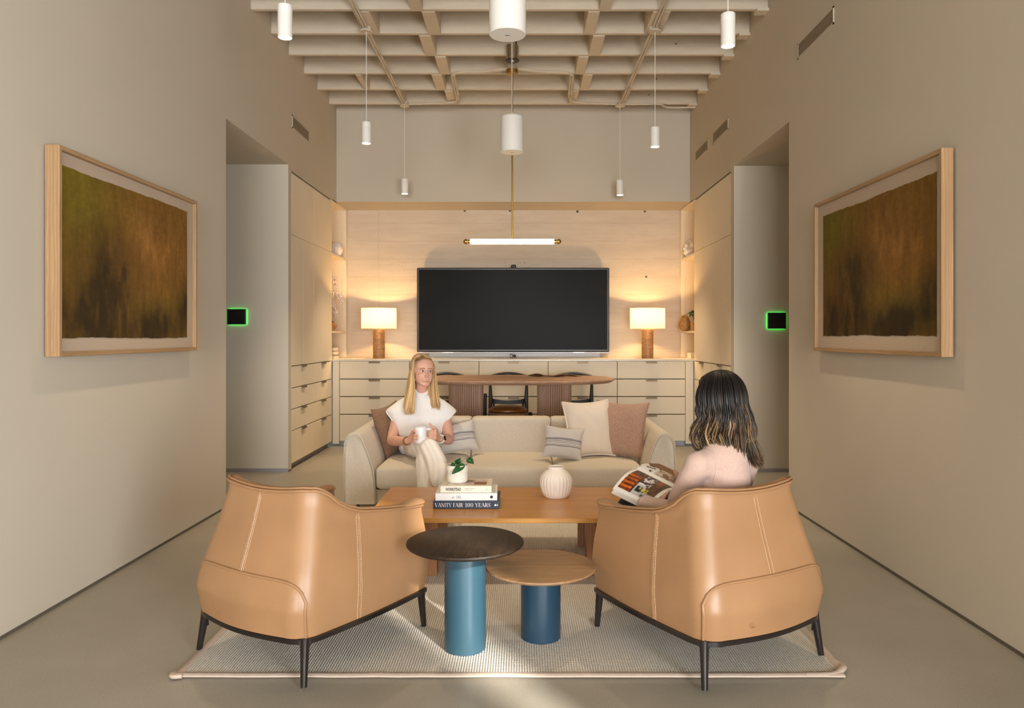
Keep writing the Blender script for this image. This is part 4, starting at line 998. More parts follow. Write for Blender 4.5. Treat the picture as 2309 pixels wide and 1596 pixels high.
    e.tube(spline([q+V(.007, -.001, .005), q+V(0, -.001, .006), q+V(-.005, -.001, .003), q+V(.005, -.001, -.003), q+V(0, -.001, -.006), q+V(-.007, -.001, -.005)], 3), .0012, 5)
    obj('embossed_mark', e, M['leather'], t, **L)
    # seat
    def trap(qq): return qq
    obj('seat_cushion', MB().softbox((0, .375, .34), (.242, .30, .065), .045, 9, crown=.015), M['leather'], t, **L)
    obj('front_panel', MB().softbox((0, .675, .255), (.29, .03, .068), .02, 6), M['leather'], t, **L)
    obj('underside', MB().box(-.29, .29, .03, .66, .184, .27), M['blackw'], t, smooth=False, **L)
    # metal rail and legs
    fm = M['bronzeblack'] if R[0] < 0 else M['blackm']
    ring = [plan(i/48, 0) for i in range(49)]; rail = [Vector((x+nx*.001, y+ny*.001, .175)) for x, y, nx, ny in ring]+[Vector((x, .712, .175)) for x in (.2, 0, -.2)]
    mr = MB(); nR = len(rail); vs = []; fs = []
    for i, q in enumerate(rail):
        tdir = (rail[(i+1) % nR]-rail[i-1]).normalized(); nn_ = Vector((tdir.y, -tdir.x, 0))
        for a, b in ((-.011, -.008), (.013, -.008), (.013, .010), (-.011, .010)): vs.append(q+nn_*(-a)+V(0, 0, b))
    for i in range(nR):
        for k in range(4): fs.append((i*4+k, i*4+(k+1) % 4, ((i+1) % nR)*4+(k+1) % 4, ((i+1) % nR)*4+k))
    mr.add(vs, fs); obj('rail', mr, fm, t, smooth=30, **L)
    for sx in (-1, 1):
        for y in (0, 1):
            tx, ty = sx*(.300 if y == 0 else .312), (.022 if y == 0 else .685); fx, fy = sx*.318, (.0 if y == 0 else .70)
            P = [(lerp(tx, fx, k), lerp(ty, fy, k), lerp(.186, .0125, k)) for k in (0, .08, .2, .5, 1)]
            o = obj('leg', MB().tube(P, [.021, .0195, .0175, .0155, .0125], 10), fm, t, smooth=50, **L)
            pts = [(P[1][0]-sx*.0, P[1][1], .17)]
            g = MB(); d1 = V(-sx, 0, 0); d2 = V(0, 1 if y == 0 else -1, 0)
            for d in (d1, d2): g.tube(spline([Vector(P[0])+d*.085+V(0, 0, -.010), Vector(P[0])+d*.035+V(0, 0, -.014), Vector(P[0])+V(0, 0, -.045), Vector(P[0])+V(0, 0, -.075)], 5), [.010]*16, 8)
            obj('gusset', g, fm, o, local=True)
    return t
armchair('tan leather armchair on the left, empty, with dark legs', (-1.086, 2.9545), -math.atan2(.531, .846))
armchair('tan leather armchair on the right, with the dark haired woman sitting', (.96, 2.9175), math.atan2(.483, .876))

# ---------------------------------------------------------------- dining table
t = thing('dining_table', 'oval oak dining table on two ribbed drum legs behind the sofa', 'table', (-.1, 7.59, 0))
def sup(a, hx, hy, n=2.7): c, s = math.cos(a), math.sin(a); return (math.copysign(abs(c)**(2/n), c)*hx, math.copysign(abs(s)**(2/n), s)*hy)
mb = MB(); N_ = 96; prof = [(.80, -.045), (.955, -.038), (.99, -.022), (1, -.008), (.998, -.002), (.992, 0)]
vs = [(-.1, 7.59, .90-.045)]
for k, z in prof:
    for i in range(N_): x, y = sup(2*PI*i/N_, 1.04*k, .595*k); vs.append((-.1+x, 7.59+y, .90+z))
vs.append((-.1, 7.59, .90)); fs = [(0, 1+(i+1) % N_, 1+i) for i in range(N_)]
for j in range(len(prof)-1):
    for i in range(N_): a = 1+j*N_+i; b = 1+j*N_+(i+1) % N_; fs.append((a, b, b+N_, a+N_))
k = 1+(len(prof)-1)*N_; fs += [(k+i, k+(i+1) % N_, len(vs)-1) for i in range(N_)]
obj('tabletop', mb.add(vs, fs), M['walnut'], t, smooth=25)
for x in (-.56, .33):
    obj('ribbed_drum', MB().lathe([(.0, 0), (.174, 0), (.174, .855), (0, .855)], 384, (x, 7.5, 0), rfn=lambda a, z: 1-.05*(1-abs(math.sin(24*a)))**1.5), M['flute'], t, smooth=20)
# dining chairs tucked in on the far side
def dining_chair(label, x, y, rz):
    t = thing('dining_chair', label, 'chair', (x, y, 0), rz, group='black dining chairs with round leather seats'); L = dict(local=True)
    # local: seat centre at origin, back towards +Y
    obj('seat', MB().lathe([(0, .0), (.19, .0), (.208, .014), (.206, .03), (.17, .052), (.10, .067), (0, .072)], 48, (0, 0, .517)), M['leather2'], t, **L)
    obj('seat_ring', MB().lathe([(.17, 0), (.208, 0), (.212, .006), (.212, .026), (.17, .026)], 48, (0, 0, .489)), M['frameoakh'], t, **L)
    for sx in (-1, 1):
        obj('rear_post', MB().tube([(sx*.215, .40, 0), (sx*.205, .36, .45), (sx*.200, .36, .62), (sx*.205, .375, .78), (sx*.19, .40, .87)], [.012, .020, .023, .016, .012], 10), M['blackw'], t, **L)
        obj('front_leg', MB().tube([(sx*.245, -.12, 0), (sx*.242, -.115, .5), (sx*.236, -.11, .72 if sx < 0 else .52)], [.012, .021, .017], 10, flat=1), M['blackw'], t, **L)
        obj('side_stretcher', MB().tube([(sx*.235, -.11, .45), (sx*.205, .36, .45)], .012, 8), M['blackw'], t, **L)
        obj('strut', MB().tube([(sx*.16, .30, .46), (sx*.165, .35, .62)], .011, 8), M['blackw'], t, **L)
    def lr(a, b):
        k = 2*a-1; zt = .632-.030*(1-k*k); zb = .562+.012*k*k; yc = .36+.025*(1-k*k); c_ = [(-.011, 0), (-.008, 1), (.008, 1), (.011, 0)][int(round(b*4)) % 4]
        return Vector((k*.2, yc+c_[0], lerp(zb, zt, c_[1])))
    obj('lower_rail', MB().grid(lr, 20, 4, cv=True), M['blackw'], t, **L)
    tp = spline([(-.215, .36, .865), (-.17, .41, .885), (0, .45, .905), (.17, .41, .885), (.215, .36, .865)], 6); n = len(tp)
    obj('backrest', MB().tube(tp, [.006+.022*math.sin(PI*(i+.5)/n)**.7 for i in range(n)], 10, flat=.55, up=(0, 0, 1)), M['blackw'], t, **L)
    return t
dining_chair('black dining chair with round leather seat behind the blonde woman', W(998, 0, 7.95).x, 7.97, 0)
dining_chair('black dining chair with round leather seat between the two table drums', W(1145, 0, 7.95).x, 7.97, 0)
dining_chair('black dining chair with round leather seat above the cream cushion', W(1299, 0, 7.95).x, 7.97, 0)
# dried leaf runner on the table
t = thing('dried_leaf', 'curled dried brown leaf lying on the oval dining table', 'leaf', (.37, 7.85, .901))
rr = random.Random(9); mb = MB()
def leafp(u, v):
    x = lerp(-.30, .26, u); wv = .07*math.sin(PI*min(1, u*1.02))**.6*(1+.3*math.sin(14*u)); y = (v-.5)*2*wv
    return Vector((.37+x, 7.82+y, .903+.012*abs(v-.5)*2*(1+math.sin(11*u))+.006*math.sin(9*u+3*v)**2))
mb.grid(leafp, 30, 9); lf = obj('blade', mb, M['dryleaf'] if 'dryleaf' in M else M.setdefault('dryleaf', mat('dried_leaf', (.16, .085, .04), .6, var=.5, vscale=15)), t, smooth=True)
obj('midrib', MB().tube([leafp(k/20, .5)+V(0, 0, .002) for k in range(21)], .003, 6), M['brow'], t)

# ---------------------------------------------------------------- books, plant, vase
def book(label, x0, x1, y0, y1, z0, z1, cover, edge, rz=0):
    cx, cy = (x0+x1)/2, (y0+y1)/2; t = thing('book', label, 'book', (cx, cy, z0), rz, group='books stacked on the coffee table'); L = dict(local=True)
    a, b, h = (x1-x0)/2, (y1-y0)/2, z1-z0
    obj('front_board', MB().box(-a, a, -b, b, h-.003, h), cover, t, smooth=False, bevel=.001, seg=1, **L); obj('back_board', MB().box(-a, a, -b, b, 0, .003), cover, t, smooth=False, bevel=.001, seg=1, **L)
    obj('spine', MB().box(-a, a, -b-.0015, -b+.003, 0.0002, h-.0002), cover, t, smooth=False, bevel=.0012, seg=2, **L)
    obj('pages', MB().box(-a+.004, a-.004, -b+.003, b-.005, .003, h-.003), edge, t, smooth=False, **L)
    return t, a, b, h
BZ = CZ+.0005
def spineM(b, x, z): return Matrix.Translation((x, -b-.0022, z)) @ Matrix.Rotation(PI/2, 4, 'X')
X0 = W(976.5, 0, 4.209).x; X1 = W(1126, 0, 4.209).x
t, a, b, h = book('navy bottom book of the coffee table stack, white serif spine title', X0, X1, 4.209, 4.49, BZ, BZ+.043, M['navy'], M['pageedge'])
GL = {  # stroke letters (x0,y0,x1,y1,width) in a 1-high cell
 'V': ([(0, 1, .40, 0, .15), (.40, 0, .78, 1, .035), (-.1, .985, .22, .985, .03), (.64, .985, .9, .985, .03)], .82),
 'A': ([(.02, 0, .38, 1, .035), (.38, 1, .78, 0, .15), (.16, .35, .62, .35, .03), (-.1, .015, .16, .015, .03), (.6, .015, .95, .015, .03)], .84),
 'N': ([(.08, 0, .08, 1, .035), (.08, 1, .72, 0, .15), (.72, 0, .72, 1, .035), (-.04, .985, .16, .985, .03), (-.04, .015, .2, .015, .03), (.6, .985, .84, .985, .03)], .86),
 'I': ([(.16, 0, .16, 1, .15), (0, .985, .32, .985, .03), (0, .015, .32, .015, .03)], .36),
 'T': ([(.34, 0, .34, 1, .15), (.0, .985, .68, .985, .03), (.015, .78, .015, 1, .03), (.665, .78, .665, 1, .03), (.18, .015, .5, .015, .03)], .70),
 'Y': ([(.0, 1, .36, .48, .14), (.36, .48, .70, 1, .035), (.36, 0, .36, .5, .15), (-.1, .985, .2, .985, .03), (.56, .985, .82, .985, .03), (.2, .015, .52, .015, .03)], .76),
 'F': ([(.14, 0, .14, 1, .15), (0, .985, .56, .985, .03), (.545, .76, .545, 1, .03), (.14, .52, .42, .52, .03), (.42, .42, .42, .62, .03), (0, .015, .32, .015, .03)], .62),
 'E': ([(.14, 0, .14, 1, .15), (0, .985, .58, .985, .03), (.565, .76, .565, 1, .03), (.14, .52, .42, .52, .03), (.42, .42, .42, .62, .03), (0, .015, .60, .015, .03), (.59, 0, .59, .26, .03)], .66),
 'R': ([(.14, 0, .14, 1, .15), (0, .985, .40, .985, .03), (.54, .62, .54, .88, .13), (.40, .985, .54, .88, .06), (.54, .62, .4, .51, .06), (.14, .51, .42, .51, .03), (.40, .5, .66, .0, .14), (0, .015, .32, .015, .03)], .72),
 'S': ([(.06, .72, .50, .28, .16), (.06, .72, .10, .92, .08), (.10, .92, .28, .985, .04), (.28, .985, .48, .90, .04), (.49, .70, .49, 1, .03), (.50, .28, .46, .08, .08), (.46, .08, .27, .015, .04), (.27, .015, .06, .1, .04), (.05, 0, .05, .3, .03)], .60),
 '1': ([(.16, 0, .16, 1, .15), (0, .985, .2, .985, .03), (0, .015, .32, .015, .03)], .36),
 '0': ([(.10, .25, .10, .75, .14), (.60, .25, .60, .75, .14), (.10, .75, .2, .93, .09), (.2, .93, .35, .985, .04), (.35, .985, .5, .93, .04), (.5, .93, .60, .75, .09), (.10, .25, .2, .07, .09), (.2, .07, .35, .015, .04), (.35, .015, .5, .07, .04), (.5, .07, .6, .25, .09)], .72)}
def serif(txt, hgt, x0, x1, z, yy):
    tot = sum(GL[c][1]+.12 if c != ' ' else .42 for c in txt); k = (x1-x0)/tot; mb = MB(); x = x0
    for c in txt:
        if c == ' ': x += .42*k; continue
        st, w = GL[c]
        for ax, ay, bx, by, sw in st:
            A = V(x+ax*k, z+ay*hgt); B = V(x+bx*k, z+by*hgt); d = (B-A).normalized(); n = V(-d.y, d.x)*sw*k*.5
            if abs(d.x) > abs(d.y)*3: n = V(0, sw*hgt*.6)
            q = [A+n, A-n, B-n, B+n]; mb.add([(p.x, yy, p.y) for p in q]+[(p.x, yy+.0008, p.y) for p in q], [(0, 1, 2, 3), (0, 4, 5, 1), (1, 5, 6, 2), (2, 6, 7, 3), (3, 7, 4, 0)])
        x += (w+.12)*k
    return mb
obj('title_lettering', serif('VANITY FAIR', .022, -a+.012, -a+.170, .0105, -b-.0024), M['white_ink'], t, smooth=False, local=True)
obj('title_lettering', serif('100', .022, -a+.184, -a+.230, .0105, -b-.0024), M['white_ink'], t, smooth=False, local=True)
obj('title_lettering', serif('YEARS', .022, -a+.240, -a+.328, .0105, -b-.0024), M['white_ink'], t, smooth=False, local=True)
mb = MB().lathe([(.0025, 0), (.006, 0), (.006, .0006), (.0025, .0006)], 16, (0, 0, 0), spineM(b, a-.022, .021)).box(a-.012, a-.009, -b-.0024, -b-.0016, .015, .028)
obj('publisher_mark', mb, M['white_ink'], t, smooth=False, local=True)
X0 = W(981, 0, 4.225).x; X1 = W(1120, 0, 4.225).x
z1 = BZ+.0435
t, a, b, h = book('thick white middle book of the coffee table stack', X0, X1, 4.222, 4.47, z1, z1+.041, M['bookwhite'], M['pageedge'], .02)
obj('title_lettering', text_mb('at', .022, spineM(b, -a+.092, .012), .8, .25), M['grey_ink'], t, smooth=False, local=True)
obj('title_lettering', text_mb('100', .024, spineM(b, -a+.116, .012), .8), M['grey_ink'], t, smooth=False, local=True)
obj('publisher_mark', MB().lathe([(.0035, 0), (.0085, 0), (.0085, .0006), (.0035, .0006)], 18, (0, 0, 0), spineM(b, a-.032, .020)).box(a-.036, a-.030, -b-.0028, -b-.002, .015, .025), M['ink'], t, smooth=False, local=True)
z2 = z1+.0415
X0 = W(993, 0, 4.25).x; X1 = W(1108, 0, 4.25).x
t, a, b, h = book('cream top book of the coffee table stack, with black spine title and cover photograph', X0, X1, 4.243, 4.46, z2, z2+.037, M['bookcream'], M['pageedge'], .01)
obj('title_lettering', text_mb('WORKSTEAD', .024, spineM(b, -a+.030, .010), .60, 0, .0006), M['ink'], t, smooth=False, local=True)
obj('subtitle_lettering', text_mb('INTERIORS OF BEAUTY', .0065, spineM(b, -a+.138, .020), .85), M['grey_ink'], t, smooth=False, local=True)
obj('subtitle_lettering', text_mb('AND NECESSITY', .0065, spineM(b, -a+.138, .0105), .85), M['grey_ink'], t, smooth=False, local=True)
obj('publisher_mark', MB().tube([(a-.034, -b-.002, .008), (a-.028, -b-.002, .020), (a-.030, -b-.002, .013), (a-.022, -b-.002, .010)], .0007, 5).tube(spline([(a-.030, -b-.002, .018), (a-.024, -b-.002, .022), (a-.020, -b-.002, .030)], 4), .0006, 5), M['grey_ink'], t, smooth=False, local=True)
# cover photograph: a flat print
def print_patch(name, parent, w, h, fn, T, m='print', curve=None):
    mb = MB(); cs = []
    for j in range(h):
        for i in range(w):
            u, v = i/(w-1), j/(h-1); mb.v.append(tuple(T(u, v))); cs.append(fn(u, v))
    for j in range(h-1):
        for i in range(w-1): k = j*w+i; mb.f.append((k, k+1, k+w+1, k+w))
    return obj(name, mb, M[m], parent, local=True, recalc=False, smooth=True, colors=cs)
hh = lambda *c: srgb(*c)
nz = fbm(60, 60, 9, 3, 3)
def cover(u, v):
    n = nz[int(v*59), int(u*59)]
    if v < .5 and u > .60: return hh(150, 92, 72)
    if .42 < v < .75 and .28 < u < .58: return hh(*(70+150*n,)*3) if n < .55 else hh(200, 150, 130)
    if v > .78: return hh(120, 75, 62) if .3 < u < .62 and v < .86 else hh(214, 196, 184)
    return hh(214, 194, 186) if n > .45 else hh(196, 170, 160)
print_patch('cover_photograph', t, 56, 40, cover, lambda u, v: V(lerp(-a+.075, a-.03, u), lerp(-b+.035, b-.02, v), h+.0006))
obj('cover_lettering', text_mb('W', .018, Matrix.Translation((-a+.03, -b+.03, h+.0003)), .7), M['grey_ink'], t, smooth=False, local=True)
# plant pot on the top book
z3 = z2+.0378
px_, py_ = W(1031, 0, 4.365).x, 4.365
t = thing('potted_plant', 'small leafy plant in speckled white pot on the stack of books', 'plant', (px_, py_, z3))
obj('pot', MB().lathe([(.0, 0), (.053, 0), (.060, .006), (.0635, .03), (.064, .070), (.0655, .073), (.0665, .078), (.0665, .098), (.064, .101), (.060, .098), (.058, .082), (0, .082)], 48, (px_, py_, z3)), mat('speckled_pot', (.74, .69, .60), .4, var=.12, vscale=45), t)
obj('soil', MB().lathe([(.057, 0), (.04, .004), (0, .006)], 24, (px_, py_, z3+.083)), M['soil'], t)
def leaf(base, tip, wid, sideup, droop=.2, bend=0):
    base, tip = Vector(base), Vector(tip); d = tip-base; L_ = d.length; s = d.cross(Vector(sideup)).normalized(); up = s.cross(d).normalized()
    def f(u, v):
        w = wid*(math.sin(PI*u**.75))**.85*(1 if u < .97 else .6); k = (v-.5)*2
        return base+d*u+s*(k*w)+up*(abs(k)*w*.35+bend*math.sin(PI*u)-droop*L_*u*u)
    return MB().grid(f, 12, 7)
pp = Vector((px_, py_, z3+.09))
for (a0, b0, c0, wd, su, bn) in ((W(1047, 1047, 4.33), W(1019, 1068, 4.26), None, .021, (0, -1, .4), .006), (W(1027, 1046, 4.38), W(1039, 1033, 4.37), None, .019, (.3, -1, 0), .0),
                                 (W(1054, 1034, 4.36), W(1068, 1045, 4.32), None, .020, (.4, -1, .1), .004), (W(1024, 1044, 4.36), W(1017, 1051, 4.33), None, .011, (0, -1, .3), .002),
                                 (W(1030, 1058, 4.34), W(1009, 1055, 4.36), None, .010, (0, -.2, 1), .004), (W(1035, 1057, 4.38), W(1050, 1056, 4.40), None, .012, (0, -.2, 1), .004)):
    o = obj('leaf', leaf(a0, b0, wd, su, .08, bn), M['leaf'], t, smooth=True); sd = o.modifiers.new('thickness', 'SOLIDIFY'); sd.thickness = .0007
    obj('leaf_stem', MB().tube(spline([pp+V(random.uniform(-.02, .02), random.uniform(-.02, .02), -.005), pp.lerp(a0, .6)+V(0, 0, .012), a0], 6), .0013, 6), M['stem'], t)
# ribbed vase
vx, vy = W(1254, 0, 4.53).x, 4.53
t = thing('ribbed_vase', 'white ribbed round ceramic vase on the coffee table', 'vase', (vx, vy, CZ))
def rib(a_, z):
    k = max(0, min(1, (z-.004)/.02))*max(0, min(1, (.150-z)/.05)); return 1+.018*k*math.cos(26*a_)
obj('body', MB().lathe([(0, 0), (.068, 0), (.076, .006), (.088, .035), (.096, .07), (.0985, .095), (.0975, .112), (.092, .128), (.080, .144), (.066, .158), (.055, .165), (.0505, .170), (.0505, .182), (.048, .185), (.044, .182), (.044, .15), (.07, .12), (0, .06)], 260, (vx, vy, CZ+.0004), rfn=rib), M['ceramic'], t)

# ---------------------------------------------------------------- magazine in the hands of the seated woman
A = V(.566, 3.63, .681); B = V(.430, 3.50, .611); C_ = V(.561, 3.25, .583); D = V(.712, 3.375, .634)
t = thing('magazine', 'open interiors magazine held above the right armchair', 'magazine', tuple((A+C_)/2))
NRM = (D-A).cross(B-A).normalized(); NRM = NRM if NRM.z > 0 else -NRM
def pageL(u, v, off=0):      # u: 0 outer edge -> 1 spine ; v: 0 near -> 1 far
    o = C_.lerp(B, v); s = D.lerp(A, v); p = o.lerp(s, u)
    return p+NRM*(.030*math.sin(PI*u**.85)*(.35+.65*u)+off)
def pageR(u, v, off=0):      # u: 0 spine -> 1 outer
    s = D.lerp(A, v); e = (A-B)*.95; p = s+e*u
    return p+NRM*(.018*math.sin(PI*u**.6)-.015*u+off)-V(0, 0, .05*u)
I = WM[t].inverted()
def slab(fn, th0, th1):
    mb = MB(); n, m2 = 24, 10
    mb.grid(lambda u, v: I @ fn(u, v, 0), n, m2); k = n*m2; mb.grid(lambda u, v: I @ fn(u, v, -lerp(th0, th1, u)), n, m2)
    f2 = []
    for i in range(n-1): f2 += [(i*m2, (i+1)*m2, k+(i+1)*m2, k+i*m2), (i*m2+m2-1, k+i*m2+m2-1, k+(i+1)*m2+m2-1, (i+1)*m2+m2-1)]
    for j in range(m2-1): f2 += [(j, k+j, k+j+1, j+1), ((n-1)*m2+j, (n-1)*m2+j+1, k+(n-1)*m2+j+1, k+(n-1)*m2+j)]
    mb.f += f2; return mb
obj('left_pages', slab(pageL, .012, .010), M['paper'], t, local=True); obj('right_pages', slab(pageR, .010, .006), M['paper'], t, local=True)
def under(u, v, off=0): return pageL(u, v, off-.0135)-(A-B).normalized()*.016*(1-u)
obj('back_pages', slab(under, .004, .002), M['pageedge'], t, local=True)
obj('page_fan', slab(lambda u, v, off=0: pageL(u, v, off-.0115-.006*(1-u))-(A-B).normalized()*.010*(1-u), .001, .001), M['teakdark'], t, local=True)
mn = fbm(80, 80, 14, 8, 3)
def picL(u, v):       # u 0 near (bottom) .. as seen: x from outer edge to spine ; v near->far
    n = mn[int(v*79), int(u*79)]
    x, y = u, v          # x: outer->spine, y: bottom->top of the page
    if y > .66 and .0 < x < .72:
        k = math.sin(x*38+y*3); base = (190, 96, 30) if k > 0 else (112, 44, 16); s = .6+.8*n; return hh(*(min(255, c*s) for c in base))
    if y > .60: return hh(66, 40, 34) if n > .45 else hh(120, 80, 60)
    if .40 < y < .56 and .12 < x < .34: return hh(34, 38, 36) if not (.43 < y < .49 and .24 < x < .33) else hh(170, 165, 140)
    if .22 < y < .42 and .16 < x < .32: return hh(120+120*n, 130+80*n, 50+60*n) if n > .42 else hh(60, 55, 30)
    if x < .42 and y > .34: return hh(150+60*n, 150+60*n, 152+60*n)
    if x < .2 and y < .35: return hh(170, 172, 178) if n > .4 else hh(80, 80, 84)
    if .42 < x < .95 and .30 < y < .62: return hh(225, 220, 222) if n > .5 else hh(60+60*n, 50+50*n, 52+50*n)
    if x > .72 and .15 < y < .3: return hh(150, 84, 40)
    s = .6+.8*n; return hh(92*s, 68*s, 46*s)
print_patch('page_photograph', t, 70, 70, picL, lambda u, v: I @ pageL(lerp(.10, .93, u), lerp(.08, .93, v), .0007))
def picR(u, v):
    n = mn[int(v*79), int(u*79)]
    if u > .45: s = .75+.5*n; return hh(112*s, 66*s, 30*s)
    if v > .62: return hh(232, 228, 230) if n > .42 else hh(50, 40, 45)
    if n > .52: return hh(200, 190, 185)
    return hh(110+60*n, 80+50*n, 60+40*n)
print_patch('page_photograph', t, 50, 50, picR, lambda u, v: I @ pageR(lerp(.07, .99, u), lerp(.01, .99, v), .0007))
# ---------------------------------------------------------------- people
class Face:
    def __init__(s, H, F, U):
        s.H = Vector(H); s.F = Vector(F).normalized(); s.U = (Vector(U)-s.F*Vector(U).dot(s.F)).normalized(); s.R = s.F.cross(s.U).normalized()  # R: the person's right
    def p(s, r, u, f): return s.H+s.R*r+s.U*u+s.F*f
    def M(s): return Matrix((s.R, s.F, s.U)).transposed()
def head_blobs(mb, fc, neck, wd=1.0):
    R3 = fc.M(); p = fc.p
    mb.sphere(p(0, .022, -.008), (.078*wd, .094, .094), 28, 20, R3)          # skull
    mb.sphere(p(0, -.035, .030), (.067*wd, .064, .078), 24, 16, R3)          # face
    mb.sphere(p(0, -.055, .020), (.061*wd, .056, .052), 24, 16, R3)          # jaw
    mb.sphere(p(0, -.097, .066), (.024, .020, .019), 14, 10, R3)          # chin
    for s in (-1, 1):
        mb.capsule(p(s*.053, -.066, .012), .017, p(s*.021, -.096, .060), .018)   # jaw line
        mb.sphere(p(s*.036, -.028, .064), (.023, .020, .020), 14, 10, R3)        # cheeks
        mb.sphere(p(s*.028, .024, .074), (.026, .014, .011), 14, 10, R3)         # brow ridge
        mb.sphere(p(s*.0095, -.040, .099), (.0075, .009, .0065), 10, 8, R3)      # nostril wings
        mb.sphere(p(s*.074, -.012, -.006), (.010, .016, .028), 12, 10, R3)       # ears
    mb.sphere(p(0, .040, .040), (.070*wd, .054, .062), 24, 16, R3)           # forehead
    mb.chain([p(0, .010, .086), p(0, -.018, .101), p(0, -.036, .111)], [.0085, .0085, .0105])   # nose
    mb.sphere(p(0, -.070, .076), (.028, .018, .022), 16, 12, R3)          # mouth mound
    mb.capsule(p(0, -.075, -.005), .050, neck, .054)
def sculpt(me, fc):
    co = np.array(me.v); d = co-np.array(fc.H); r = d@np.array(fc.R); u = d@np.array(fc.U); f = d@np.array(fc.F); F = np.array(fc.F)
    sel = (f > .02) & (np.abs(u) < .14) & (np.abs(r) < .09)
    g = lambda a, b, c, e, rr: np.exp(-((rr-a)/c)**2-((u-b)/e)**2)
    disp = np.zeros(len(co))
    for s in (-1, 1):
        disp -= .0095*g(s*.031, .002, .015, .0095, r)            # eye sockets
        disp += .0022*g(s*.038, -.045, .012, .014, r)            # smiling cheek
        disp -= .0020*g(s*.030, -.060, .006, .016, r)            # smile fold
    disp -= .0030*g(0, -.0705, .020, .0030, r)                   # mouth line
    disp -= .0028*g(0, -.088, .018, .006, r)
    co[sel] += disp[sel, None]*F; me.v = [tuple(x) for x in co.tolist()]
def face_parts(fc, body, root_obj, me, smile=True, gaze=0.0, browc='brow'):
    bv = BVHTree.FromPolygons([Vector(v) for v in me.v], me.f)
    def on(r, u, off=0):
        h = bv.ray_cast(fc.p(r, u, .25), -fc.F)
        return (h[0] if h[0] else fc.p(r, u, .08))+fc.F*off
    for s in (-1, 1):
        ex, eu = s*.0315, .002; c = on(ex, eu)
        R3 = fc.M()
        def alm(a, b, off=0, sc=1.0):       # almond eye opening, a,b in -1..1
            h = .0064*(1-abs(a)**2.2)*sc; q = fc.p(ex+a*.0150, eu+b*h-.0012*a*s*-1*0, 0)
            base = on(ex+a*.0150, eu+b*h); return Vector(base)+fc.F*(.0022*(1-a*a)*(1-b*b*.5)+off)
        e = obj('eye', MB().grid(lambda u, v: alm(-1+2*u, -1+2*v), 15, 9), M['eyewhite'], body, smooth=True)
        gx = gaze
        def ir(t, k, rad, off): 
            a = (gx+rad*k*math.cos(t)/.0150); b = rad*k*math.sin(t); 
            h = .0064*(1-min(1, abs(a))**2.2); b = max(-h, min(h, b)); bb = b/h if h > 1e-6 else 0
            return alm(max(-.98, min(.98, a)), bb, off)
        obj('iris', MB().grid(lambda u, v: ir(2*PI*u, v, .0060, .0006), 22, 4, cu=True), M['iris'], e, smooth=True)
        obj('pupil', MB().grid(lambda u, v: ir(2*PI*u, v, .0028, .0010), 16, 3, cu=True), M['lash'], e, smooth=True)
        up = [alm(-1.04+2.08*k/14, 1, .0012) for k in range(15)]; lo = [alm(-1+2*k/14, -1, .0006) for k in range(15)]
        obj('lash_line', MB().tube(up, [.0007+.0011*math.sin(PI*k/14) for k in range(15)], 6).tube(lo, .0005, 5), M['lash'], e)
        lid = [Vector(alm(-1.05+2.1*k/14, 1, .001))+fc.U*(.0035*math.sin(PI*k/14)+.001) for k in range(15)]
        obj('eyelid', MB().tube(lid, [.0012+.0012*math.sin(PI*k/14) for k in range(15)], 6), M['skin'], e)
        bw = [on(s*(.012+.038*k/12), .0195+.0055*math.sin(PI*min(1, k/12*.85+.12))-.0045*max(0, (k-8)/4), .0006) for k in range(13)]
        obj('eyebrow', MB().tube(bw, [.0016+.0012*math.sin(PI*(k+2)/16) for k in range(13)], 6, flat=.6, up=fc.F), M[browc], body)
    sm = 1 if smile else 0
    mw = .0225+.002*sm
    mid = lambda a: -.0705+.0055*sm*abs(a)**1.8
    gap = lambda a: .0032*sm*(1-a*a)
    if smile: obj('teeth', MB().grid(lambda u, v: on((-1+2*u)*mw*.92, mid(-1+2*u)+lerp(-1, 1, v)*gap(-1+2*u), .0012), 17, 5), M['teeth'], body, smooth=True)
    lipu = MB().tube([on(a*mw, mid(a)+gap(a)+.0016, .0010) for a in [-1+k/8 for k in range(17)]], [.0008+.0022*(1-abs(a)**1.6)*(.85+.25*math.cos(PI*a*2)) for a in [-1+k/8 for k in range(17)]], 8, flat=.7, up=fc.F)
    lipl = MB().tube([on(a*mw*.95, mid(a)-gap(a)-.0026, .0012) for a in [-1+k/8 for k in range(17)]], [.0008+.0030*(1-abs(a)**1.8) for a in [-1+k/8 for k in range(17)]], 8, flat=.7, up=fc.F)
    obj('lip', lipu, M['lip'], body); obj('lip', lipl, M['lip'], body)
